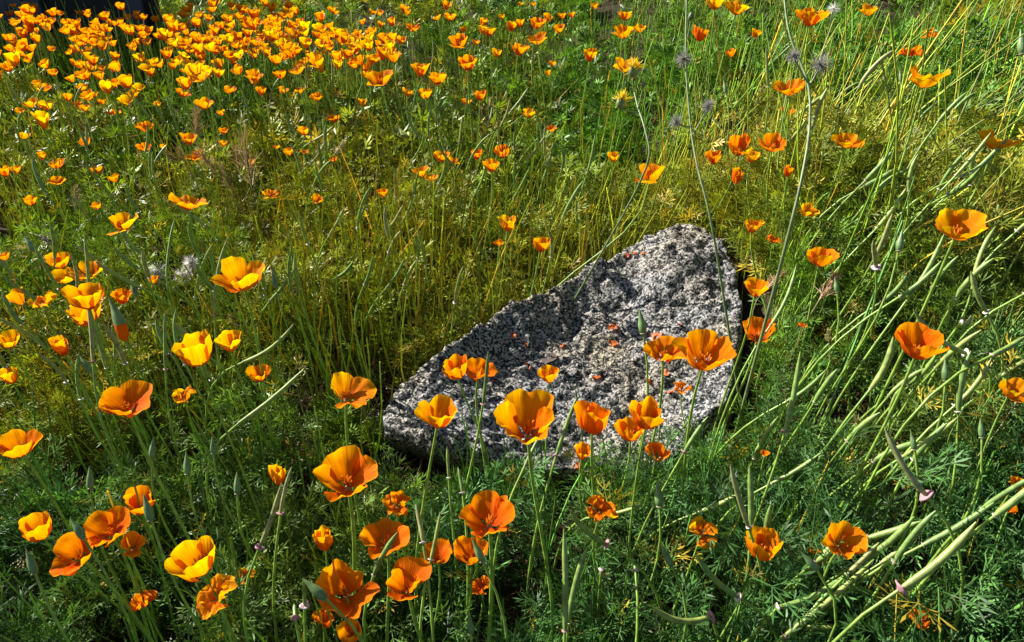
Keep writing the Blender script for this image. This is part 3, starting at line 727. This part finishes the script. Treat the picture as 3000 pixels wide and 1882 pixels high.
def bud_geo(p0, p1, rad, n=11, seg=8):
    t = np.linspace(0, 1, n); pts = p0+(p1-p0)*t[:, None]
    r = rad*np.interp(t, [0, .08, .25, .45, .7, .9, 1], [.45, .85, 1, .92, .5, .22, .06])
    return tube(pts, r, seg)
for x0, y0, x1, y1, h, lab in BUDS:
    a = at_height(x0, y0, h); d0 = float((a-CAM)@np.array([0, CT, -ST])); b = at(x1, y1, d0); L = np.linalg.norm(b-a)
    ax = (b-a)/L; root = root_for(a, .03); o = thing('poppy_bud', lab, 'flower bud', root)
    link('bud', mesh_np('bud', *bud_geo(a-root, b-root, L*.165), M['bud']), o)
    sp = stem_pts(np.zeros(3), a-root, ax, (U(-.02, .02), 0)); link('stem', mesh_np('stem', *tube(sp, np.linspace(.0019, .0014, 9), 6), M['stem']), o)
    c = link('collar', random.choice(COLLAR), o, a-root); c.scale = (L*.13,)*3; c.rotation_euler = Vector(ax).to_track_quat('Z', 'Y').to_euler(); c.color = (.35, .33, .2, 1)
# bursting bud: orange petals pushing off a green cap
a = at_height(368, 1000, .34); d0 = float((a-CAM)@np.array([0, CT, -ST])); m_ = at(352, 945, d0); b = at(318, 870, d0)
root = root_for(a); o = thing('poppy_bud', 'bursting bud, orange below a pointed olive-green cap', 'flower bud', root)
c = link('petal', mesh_np('petal', *tube(np.linspace(a, m_+(b-m_)*.2, 6)-root, [.003, .0085, .0095, .0095, .009, .007], 9), M['petal'], None), o)
at_ = c.data.attributes.new('puv', 'FLOAT_COLOR', 'POINT'); at_.data.foreach_set('color', np.tile([.5, .6, .3, 1], len(c.data.vertices)).astype(np.float32))
link('cap', mesh_np('cap', *tube(np.linspace(m_-(b-m_)*.12, b, 7)-root, [.0102, .0098, .0085, .006, .004, .0022, .0006], 9), M['bud']), o)
link('stem', mesh_np('stem', *tube(stem_pts(np.zeros(3), a-root, np.array([0, 0, 1.]), (0, 0)), .0017, 6), M['stem']), o)

# ================================================================ FALLEN PETALS ON THE BOULDER
PETS = [(1800,960,30,'thin dark orange petal lying flat on the boulder face'),(1500,985,18,'upright orange petal scrap on the boulder shoulder'),(1537,1015,16,'flat orange petal scrap on the boulder shoulder'),
(1645,1015,18,'short orange petal by leafy stem on the boulder'),(1795,1010,24,'folded orange and yellow petal on the boulder middle'),(1745,1105,22,'small bright orange petal low on the boulder'),
(1905,1120,26,'crumpled red-orange petal below the open poppies on the boulder'),(1990,950,20,'pale orange curled petal near the boulder edge pod'),(1920,990,34,'long red-brown crumpled petal behind the open poppy'),
(1945,1095,20,'red petal scrap under the open poppy on the boulder'),(1960,1150,20,'pale peach dried petal low on the boulder'),(1545,1080,20,'brown curled petal by a dead leaf on the boulder'),
(1805,745,16,'orange petal in the row on the boulder ledge'),(1835,748,14,'orange petal in the row on the boulder ledge'),(1855,742,16,'orange petal in the row on the boulder ledge'),(1882,742,16,'orange petal in the row on the boulder ledge'),
(1950,642,22,'bright orange petal on the top rim of the boulder'),(1810,707,16,'red petal behind the ridge of the boulder'),(1690,1365,22,'tan dried petal at the foot of the boulder'),(1440,1115,16,'dull orange petal on the boulder near its bright tip')]
for j, (px, py, w, lab) in enumerate(PETS):
    p = at_height(px, py, .004, surf_z); d0 = float((p-CAM)@np.array([0, CT, -ST])); s = w*d0/F
    V, Q, uv = petal((70, 60, 75), 40, 700+j, .1, 0, 10, 9, 7, crumple=.5)
    V = V-V.mean(0); V = V/np.ptp(V[:, 0])*s*1.15; V[:, 2] *= .7
    o = link('fallen_petal', mesh_np('fallen_petal', V, Q, M['dry']), loc=(p[0], p[1], p[2]+max(0.0005, -V[:, 2].min()-.003)))
    o.rotation_euler = (U(-.4, .4), U(-.4, .4), U(0, 6.28)); tag(o, lab, 'petal', 'petals on the boulder ledge' if 'ledge' in lab else None)
# dead leaf
p = at_height(1600, 1060, .005, surf_z); V, Q, uv = petal((60, 60, 60), 22, 5, .05, 0, 10, 8, 8); V = (V-V.mean(0))*.045; V[:, 2] *= .3
M['deadleaf'] = flat_mat('dead_leaf', (.05, .025, .014), .6, 60)
o = link('dead_leaf', mesh_np('dead_leaf', V, Q, M['deadleaf']), loc=p+np.array([0, 0, .003])); o.rotation_euler = (0, -.2, .5); tag(o, 'dark brown dead leaf resting on the boulder', 'leaf')

# ================================================================ THISTLES, SEED FLUFF, GRASS HEADS
def puff(c, rad, n, seed, w=.0005, up=0.0):
    r_ = np.random.default_rng(seed); d = r_.normal(size=(n, 3)); d[:, 2] += up; d /= np.linalg.norm(d, axis=1)[:, None]
    L = rad*r_.uniform(.55, 1, n); s = np.cross(d, r_.normal(size=(n, 3))); s /= np.linalg.norm(s, axis=1)[:, None]
    c = np.asarray(c); bend = r_.normal(size=(n, 3))*rad*.12
    a = c+d*rad*.05; m = c+d*(L*.5)[:, None]+bend*.5; e = c+d*L[:, None]+bend
    V = np.stack([a-s*w, a+s*w, m-s*w, m+s*w, e-s*w*.5, e+s*w*.5], 1).reshape(-1, 3)
    q = np.arange(n)[:, None]*6; Q = np.concatenate([q+np.array([0, 1, 3, 2]), q+np.array([2, 3, 5, 4])])
    return V, Q
def at_d(px, py, d): return at(px, py, d)
def thistle(label, pts, heads, d, flowers=(), rad=.0022):
    top = at_d(*pts[-1], d); P = [at_d(x, y, d*(1+.02*i)) for i, (x, y) in enumerate(pts)]
    root = root_for(P[0], .01); o = thing('sow_thistle', label, 'thistle', root)
    Pn = np.array([root]+P)
    t = np.linspace(0, 1, len(Pn)); tt = np.linspace(0, 1, 26)
    C = np.stack([np.interp(tt, t, Pn[:, k]) for k in range(3)], 1)
    for k in range(3): C[1:-1] = (C[:-2]+C[1:-1]*2+C[2:])/4
    link('stem', mesh_np('stem', *tube(C-root, np.linspace(rad, rad*.55, 26), 7), M['thistle']), o)
    for (ax_, ay_), (hx, hy), hr, kind in heads:
        a = at_d(ax_, ay_, d); h = at_d(hx, hy, d*.99); mid = (a+h)/2+np.array([0, 0, -.005])
        link('branch', mesh_np('branch', *tube(bez(a, mid, h, 7)-root, np.linspace(rad*.6, rad*.4, 7), 6), M['thistle']), o)
        if kind == 'fluff':
            link('seed_head', mesh_np('seed_head', *puff(h-root, hr*1.1, 230, int(hx), .00026), M['greyfluff']), o)
        else:
            link('bract_cup', mesh_np('bract_cup', *tube(np.array([h, h+[0, 0, hr*.3], h+[0, 0, hr*.8], h+[0, 0, hr*1.2]])-root, [hr*.25, hr*.55, hr*.45, hr*.2], 8), M['thistle']), o)
            if kind == 'yellow':
                link('ray_florets', mesh_np('ray_florets', *puff(h-root+np.array([0, 0, hr*.8]), hr*1.2, 90, int(hx), .0009, 1.2), M['yellow']), o)
    return o
thistle('grey-stemmed thistle gone to fluff standing behind the boulder', [(2085,640),(2045,500),(2025,395),(2007,190),(2012,-20)],
        [((2008,210),(2003,172),.016,'fluff'),((2030,395),(2075,310),.013,'fluff'),((2022,372),(1980,358),.014,'fluff'),((2015,110),(2024,60),.010,'cup')], 1.18)
thistle('sow thistle with yellow flower heads over the bright poppy behind the boulder', [(1915,480),(1885,360),(1870,320),(1856,262)],
        [((1858,270),(1853,226),.017,'yellow'),((1868,322),(1884,255),.008,'cup'),((1884,255),(1887,215),.007,'cup'),((1872,330),(1818,318),.017,'yellow')], 1.32)
thistle('tall curving thistle stem with a grey fluff tuft among lodged stems', [(2325,640),(2360,470),(2373,380),(2375,245),(2310,110),(2296,-20)],
        [((2375,245),(2404,190),.017,'fluff'),((2374,250),(2325,165),.011,'fluff')], .98, rad=.0026)
def fluff(px, py, h, rad, label, n=420):
    p = at_height(px, py, h); root = root_for(p, .01); o = thing('seed_puff', label, 'seed head', root)
    link('pappus', mesh_np('pappus', *puff(p-root, rad, n, int(px), .00045), M['fluff']), o)
    link('stem', mesh_np('stem', *tube(stem_pts(np.zeros(3), p-root, np.array([0, 0, 1.]), (.01, 0)), .0012, 5), M['straw'], np.tile([.3, .24, .12], (45, 1))), o)
fluff(558, 770, .21, .022, 'upper white seed puff near the large ruffled poppy bowl'); fluff(538, 808, .2, .023, 'middle white seed puff near the large ruffled poppy bowl'); fluff(458, 800, .2, .025, 'white seed puff behind the tiny orange poppy')
fluff(2442, 25, .42, .020, 'wispy white seed silk hanging by the open poppy with a drooping petal', 160)
def foxtail(px, py, tx, ty, h, label, col=(.34, .24, .11), group=None):
    a = at_height(px, py, h); d0 = float((a-CAM)@np.array([0, CT, -ST])); b = at(tx, ty, d0); ax = b-a; L = np.linalg.norm(ax); ax /= L
    root = root_for(a, .03); o = thing('foxtail_grass', label, 'grass', root, group)
    r_ = np.random.default_rng(int(px+py)); n = 110; t = r_.uniform(0, 1, n); base = a+ax*L*.75*t[:, None]
    d = r_.normal(size=(n, 3))*.42+ax*1.2; d /= np.linalg.norm(d, axis=1)[:, None]; s = np.cross(d, r_.normal(size=(n, 3))); s /= np.linalg.norm(s, axis=1)[:, None]
    l = L*.42*(1-.3*t)[:, None]; w = .0005
    V = np.stack([base-s*w*2, base+s*w*2, base+d*l-s*w*.4, base+d*l+s*w*.4], 1).reshape(-1, 3)-root
    Q = np.arange(n)[:, None]*4+np.array([0, 1, 3, 2])
    link('awns', mesh_np('awns', V, Q, M['straw'], np.clip(np.repeat(np.array(col)[None]*r_.uniform(.6, 1.4, (n, 1)), 4, 0), 0, 1)), o)
    link('spike', mesh_np('spike', *tube(np.linspace(a, a+ax*L*.8, 5)-root, [.0012, .0024, .0024, .0016, .0005], 5), M['straw'], np.tile(col, (25, 1))), o)
    link('stem', mesh_np('stem', *tube(stem_pts(np.zeros(3), a-root, ax, (0, 0)), .0009, 5), M['straw'], np.tile([.3, .26, .1], (45, 1))), o)
foxtail(2240,850,2300,790,.24,'pale furry grass head touching the triangular half-open poppy', (.5,.33,.2))
foxtail(2400,880,2460,790,.24,'pale furry grass head beneath the neat orange bowl poppy', (.5,.33,.2))
foxtail(2430,1010,2425,960,.2,'short green-tan grass head in leaves below the leafy bud', (.3,.28,.1))
foxtail(2545,1290,2500,1215,.18,'green-tan grass head leaning under the slender pods', (.32,.3,.12))
for k, (a, b, c, d) in enumerate([(575,420,575,300),(545,480,520,430),(640,520,575,430),(680,560,640,470),(740,560,705,370),(220,610,222,540),(700,500,690,420),(520,470,475,440)]):
    foxtail(a, b, c, d, .26, 'dry brown foxtail grass head rising behind the poppy with winglike petals', group='dry foxtails behind the winglike poppy')
foxtail(110,690,170,720,.26,'purplish drooping grass head near the dry stalks', (.26,.2,.16)); foxtail(690,960,675,915,.14,'pinkish dry grass head under the large ruffled poppy bowl', (.42,.28,.16))
foxtail(980,455,1010,410,.3,'pale bent grass head amid slender pods', (.5,.42,.25)); foxtail(2965,1200,2990,1160,.2,'tan fuzzy grass head beneath the golden poppy with a pod', (.45,.35,.2))
# the branched poppy stem that carries buds
# ================================================================ FOLIAGE (leaf-sized faces, far too many to count)
def leaf_proto(seed, nprim, nl, wd, curl=.15, lean=False):
    r_ = np.random.default_rng(seed); V = []; Q = []
    def strip(a, b, w0, w1, nrm):
        a = np.array(a); b = np.array(b); d = b-a; s = np.cross(d, nrm); s = s/(np.linalg.norm(s)+1e-9)
        i = len(V); V.extend([a-s*w0, a+s*w0, b+s*w1, b-s*w1]); Q.append((i, i+1, i+2, i+3))
    def lobe(a, d, l, w, nrm):
        a = np.array(a); d = np.array(d)/np.linalg.norm(d); s = np.cross(d, nrm); s /= np.linalg.norm(s)+1e-9
        m = a+d*l*.62+nrm*r_.uniform(-.03, .03); i = len(V); V.extend([a, m+s*w, a+d*l+nrm*r_.uniform(-.04, .04), m-s*w]); Q.append((i, i+1, i+2, i+3))
    up = np.array([0, 0, 1.])
    strip((0, 0, 0), (.42, 0, .02), wd*.5, wd*.4, up)
    for ang in np.linspace(-.95, .95, nprim)+r_.normal(0, .1, nprim):
        L0 = .55*(1-.25*abs(ang))*r_.uniform(.85, 1.1); el = r_.uniform(-.35, .45)
        d = np.array([math.cos(ang)*math.cos(el), math.sin(ang)*math.cos(el), math.sin(el)]); a = np.array([.42, 0, .02])
        nr = np.cross(d, np.cross(up, d)); nr /= np.linalg.norm(nr); nr = nr+r_.normal(0, .25, 3); nr /= np.linalg.norm(nr)
        sd_ = np.cross(nr, d)
        if not lean: strip(a, a+d*L0*.72, wd*.45, wd*.35, nr)
        for t in np.linspace(.3, .75, nl):
            for s in (-1, 1):
                dd = d*r_.uniform(.7, 1)+sd_*s*r_.uniform(.45, .8)+nr*r_.normal(0, .25)
                lobe(a+d*L0*t, dd, r_.uniform(.2, .34)*(1.3 if lean else 1), wd, nr)
        lobe(a+d*L0*(.2 if lean else .7), d, .6 if lean else .32, wd*1.1, nr)
    V = np.array(V); V[:, 2] -= curl*(V[:, 0]-.3)**2
    return V, np.array(Q)
LOD = [[leaf_proto(s, 4, 2, .019) for s in range(9)], [leaf_proto(20+s, 3, 2, .027) for s in range(7)], [leaf_proto(40+s, 3, 1, .045, lean=True) for s in range(6)]]
def canopy(x, y):
    """height the foliage reaches"""
    h = .175+.07*fbm(x*1.7+4, y*1.7, 2)+.11*vnoise(x*7.3, y*7.3+2)
    h = np.where((x > -.38) & (x < .36) & (y > .55) & (y < 1.3), np.minimum(h, np.maximum(.05, .90-.86*y)), h)
    h = np.where((x > -.32) & (x < -.02) & (y > .5) & (y < 1.2), np.minimum(h, np.maximum(.04, .91-.96*y)), h)
    lo = np.exp(-(((x+.33)/.26)**2+((y-1.22)/.20)**2)); h = h*(1-.35*lo)
    h = h*(1-.75*np.exp(-(((x+.17)/.13)**2+((y-.97)/.10)**2)))
    return np.clip(h, .05, .34)
def in_view(x, y, margin):
    return (np.abs(x) < (.72*(y*.848+.4)+margin)) & (y > .1)
def plants(n, yr, seed, xr=None):
    r_ = np.random.default_rng(seed); y = r_.uniform(yr[0], yr[1], n*3); xm = .72*(yr[1]*.848+.4)+.45; x = r_.uniform(*(xr or (-xm, xm)), n*3)
    ok = in_view(x, y, .45) & (poly_d(x, y) < -.012) & ~((y > 4.33) & (y < 4.62) & (x < -1.95))
    dens = np.clip(.66+1.9*fbm(x*4.1, y*4.1+8, 2), .08, 1); dens = np.maximum(dens, np.where(((poly_d(x, y) > -.22) & (x > .1)) | ((x > .25) & (y < .95)), .95, 0)); ok &= r_.random(n*3) < dens
    x, y = x[ok][:n], y[ok][:n]; return x, y, ground_z(x, y)
def zone_tint(x, y, r_):
    n = len(x); v = fbm(x*2.5+11, y*2.5, 3)
    blue = np.array([.058, .145, .04]); green = np.array([.085, .19, .02]); yel = np.array([.20, .235, .022]); gold = np.array([.36, .27, .03])
    wy = np.clip(sst(.85, 1.3, y)*(1-.6*sst(1.9, 2.8, y))*.85+.12*sst(.35, .8, x)*sst(.7, 1.2, y)-.35*sst(-.1, .5, x)*sst(1.5, 1.8, y)+v*1.3, 0, 1)
    wb = np.clip(1-sst(.75, 1.2, y)+v*.5, 0, 1)
    c = green[None]*(1-wb)[:, None]+blue[None]*wb[:, None]
    c = c*(1-wy)[:, None]+yel[None]*wy[:, None]
    gsel = r_.random(n) < .04*(1+3*wy*(wb < .6)); c[gsel] = gold*r_.uniform(.6, 1.1, (gsel.sum(), 1))
    return c*np.exp(r_.normal(0, .38, (n, 1)))
class Acc:
    def __init__(s): s.V = []; s.Q = []; s.C = []; s.o = 0
    def add(s, V, Q, C):
        s.V.append(V.astype(np.float32)); s.Q.append((Q+s.o).astype(np.int32)); s.C.append(C.astype(np.float32)); s.o += len(V)
    def mesh(s, name, mat): return mesh_np(name, np.concatenate(s.V), np.concatenate(s.Q), mat, np.concatenate(s.C))
def add_leaves(acc, protos, P, yaw, pitch, roll, sc, tint):
    k = np.random.default_rng(len(P)).integers(0, len(protos), len(P))
    for i, (v, q) in enumerate(protos):
        m = k == i; n = m.sum()
        if not n: continue
        cy, sy, cp, sp, cr, sr = np.cos(yaw[m]), np.sin(yaw[m]), np.cos(pitch[m]), np.sin(pitch[m]), np.cos(roll[m]), np.sin(roll[m])
        x, y, z = v[:, 0][None], v[:, 1][None], v[:, 2][None]
        y1 = y*cr[:, None]-z*sr[:, None]; z1 = y*sr[:, None]+z*cr[:, None]
        x2 = x*cp[:, None]-z1*sp[:, None]; z2 = x*sp[:, None]+z1*cp[:, None]
        X_ = x2*cy[:, None]-y1*sy[:, None]; Y_ = x2*sy[:, None]+y1*cy[:, None]
        V = np.stack([X_, Y_, z2], -1)*sc[m][:, None, None]+P[m][:, None]
        Q = (np.arange(n)[:, None, None]*len(v)+q[None]).reshape(-1, 4)
        acc.add(V.reshape(-1, 3), Q, np.repeat(tint[m], len(v), 0))
def add_stems(acc, B, T, bow, rad, tint, nseg=4):
    n = len(B); t = np.linspace(0, 1, nseg+1)[None, :, None]
    Mi = (B+T)/2+bow; C = (1-t)**2*B[:, None]+2*t*(1-t)*Mi[:, None]+t*t*T[:, None]
    th = np.arange(3)*2*math.pi/3
    ring = np.stack([np.cos(th), np.sin(th), 0*th], -1)
    r = rad[:, None, None, None]*(1-.45*t)[..., None]
    V = C[:, :, None]+ring[None, None]*r
    a = (np.arange(nseg)[:, None]*3+np.arange(3)[None]); b = (np.arange(nseg)[:, None]*3+(np.arange(3)[None]+1) % 3)
    q = np.stack([a, b, b+3, a+3], -1).reshape(-1, 4)
    Q = (np.arange(n)[:, None, None]*(nseg+1)*3+q[None]).reshape(-1, 4)
    acc.add(V.reshape(-1, 3), Q, np.repeat(tint, (nseg+1)*3, 0)); return C
LV, SV = Acc(), Acc()
def grow(n, yr, nst, nleaf, lod, lsc, srad, seed, xr=None):
    r_ = np.random.default_rng(seed); x, y, z = plants(n, yr, seed, xr); n = len(x)
    x = np.repeat(x, nst); y = np.repeat(y, nst); z = np.repeat(z, nst); m = len(x)
    H = canopy(x, y)*r_.uniform(.55, 1.3, m); a = r_.uniform(0, 6.28, m); lean = np.abs(r_.normal(0, .28, m))*H
    wind = .12*H
    rise = sst(.35, .9, x)*H*.2
    bx, by = x+r_.normal(0, .012, m), y+r_.normal(0, .012, m)
    B = np.stack([bx, by, ground_z(bx, by)-.01], -1)
    T = np.stack([bx+np.cos(a)*lean+rise, by+np.sin(a)*lean-.3*wind, z+H], -1)
    ins = poly_d(T[:, 0], T[:, 1]) > 0.0; T[ins, :2] = B[ins, :2]
    bow = r_.normal(0, .12, (m, 3))*H[:, None]; bow[:, 2] = np.abs(bow[:, 2])*.5
    tint = zone_tint(bx, by, r_)*np.array([1.25, 1.2, 1.2])
    C = add_stems(SV, B, T, bow, srad*r_.uniform(.7, 1.25, m), tint*1.1, 4 if lod < 2 else 2)
    ns = C.shape[1]
    k = np.repeat(np.arange(m), nleaf); t = r_.uniform(.12, 1.0, len(k))**.85*(ns-1); i0 = np.minimum(t.astype(int), ns-2); f = (t-i0)[:, None]
    P = C[k, i0]*(1-f)+C[k, i0+1]*f
    N = len(k); yaw = r_.uniform(0, 6.28, N); pitch = r_.normal(.75, .38, N); roll = r_.normal(0, .5, N)
    sc = lsc*r_.uniform(.55, 1.25, N)
    tip = P+np.stack([np.cos(yaw)*np.cos(pitch), np.sin(yaw)*np.cos(pitch), np.sin(pitch)], -1)*sc[:, None]
    ok = ~((poly_d(tip[:, 0], tip[:, 1]) > np.where(tip[:, 0] > .38, .05, .012)) & (tip[:, 2] < .34)) | (r_.random(N) < .05)
    tl = zone_tint(P[:, 0], P[:, 1], r_)
    add_leaves(LV, LOD[lod], P[ok], yaw[ok], pitch[ok], roll[ok], sc[ok], tl[ok])
grow(270, (.12, .75), 6, 4, 0, .064, .0015, 1)
grow(300, (.75, 1.25), 6, 4, 0, .064, .0015, 2)
grow(700, (1.25, 2.1), 5, 3, 1, .070, .0018, 3)
grow(760, (2.1, 3.4), 5, 3, 2, .082, .0021, 4)
grow(900, (3.4, 7.2), 5, 3, 2, .105, .0026, 5)
grow(70, (1.0, 1.75), 6, 4, 0, .06, .0016, 6, (.36, .75))
grow(75, (.2, .85), 6, 4, 0, .06, .0016, 7, (.25, .8))
grow(45, (1.25, 1.62), 6, 4, 0, .065, .0016, 8, (.45, .66))
# extra bare upright flower stalks in the meadow
def stalks(n, yr, xr, hr, lean, rad, seed, spread=.2, tintmul=(1.75, 1.6, 1.3)):
    r_ = np.random.default_rng(seed); x = r_.uniform(xr[0], xr[1], n); y = r_.uniform(yr[0], yr[1], n)
    ok = (poly_d(x, y) < -.02) & in_view(x, y, .4); x, y = x[ok], y[ok]; m = len(x); h = r_.uniform(hr[0], hr[1], m)
    z = ground_z(x, y); B = np.stack([x, y, z-.01], -1)
    T = B+np.stack([h*(lean[0]+r_.normal(0, spread, m)), h*(lean[1]+r_.normal(0, spread, m)), h], -1)
    ins = (poly_d(T[:, 0], T[:, 1]) > 0); T[ins, :2] = B[ins, :2]
    add_stems(SV, B, T, r_.normal(0, .08, (m, 3))*h[:, None], rad*r_.uniform(.7, 1.3, m), zone_tint(x, y, r_)*np.array(tintmul), 4)
stalks(1000, (1.15, 2.3), (-1.7, .6), (.17, .37), (.06, 0), .0023, 61, .17, (2.3, 1.95, 1.5))
stalks(1700, (2.1, 4.6), (-3, 1.6), (.22, .38), (0, -.05), .0026, 62, .2, (2.1, 1.8, 1.5))
stalks(150, (1.18, 1.8), (-.45, .3), (.27, .42), (.1, -.05), .0022, 67, .15, (2.1, 1.9, 1.4))
stalks(330, (.35, 1.1), (-.95, .3), (.17, .34), (0, 0), .0020, 63, .15, (2.2, 2.0, 1.3))
stalks(200, (.8, 2.3), (.4, 1.8), (.25, .5), (.6, .1), .0029, 64, .35, (1.8, 1.85, 1.5))
stalks(200, (.9, 2.3), (.4, 1.8), (.25, .5), (0, .1), .0024, 66, .3, (1.8, 1.85, 1.5))
stalks(45, (.3, .9), (.25, .85), (.15, .28), (.5, .1), .0024, 65, .5, (1.9, 1.9, 1.4))
lo = link('poppy_foliage', LV.mesh('poppy_foliage', M['leaf'])); tag(lo, 'feathery blue-green to yellow-green poppy leaves covering the ground', 'leaves', kind='stuff')
so_ = link('meadow_stems', SV.mesh('meadow_stems', M['stemfield'])); tag(so_, 'thin upright green stems filling the meadow', 'stems', kind='stuff')
# dry straw litter
SW = Acc()
def straw(n, cx, cy, sx, sy, seed, hmax=.08):
    r_ = np.random.default_rng(seed); x = r_.normal(cx, sx, n); y = r_.normal(cy, sy, n); ok = poly_d(x, y) < -.005; x, y = x[ok], y[ok]; m = len(x)
    z = ground_z(x, y)+r_.uniform(0, hmax, m)**1.3; L = r_.uniform(.03, .11, m); a = r_.uniform(0, 6.28, m); e = np.abs(r_.normal(0, .5, m))
    B = np.stack([x, y, z], -1); T = B+np.stack([np.cos(a)*np.cos(e)*L, np.sin(a)*np.cos(e)*L, np.sin(e)*L], -1)
    col = np.array([.30, .21, .09])*np.exp(r_.normal(0, .4, (m, 1)))*np.where(r_.random((m, 1)) < .25, np.array([[1.1, .7, .5]]), 1.)
    add_stems(SW, B, T, r_.normal(0, .1, (m, 3))*L[:, None], r_.uniform(.0006, .0013, m), np.clip(col, 0, .6), 3)
straw(1600, -.35, 1.25, .28, .22, 81); straw(900, .62, 1.3, .2, .35, 82); straw(900, .2, 1.75, .4, .25, 83, .1); straw(1200, 0, .7, .5, .25, 84, .05); straw(1200, -.3, 2.4, 1.0, .6, 85, .1); straw(500, .55, .75, .15, .15, 86)
straw(500, -.75, 1.15, .15, .2, 87, .15)
so_ = link('dry_straw', SW.mesh('dry_straw', M['straw'])); tag(so_, 'dry tan straw and withered leaf litter under the plants', 'straw', kind='stuff')
print('tris', sum(len(o.data.polygons)*2 for o in bpy.data.objects if o.type == 'MESH'), 'objects', len(bpy.data.objects))
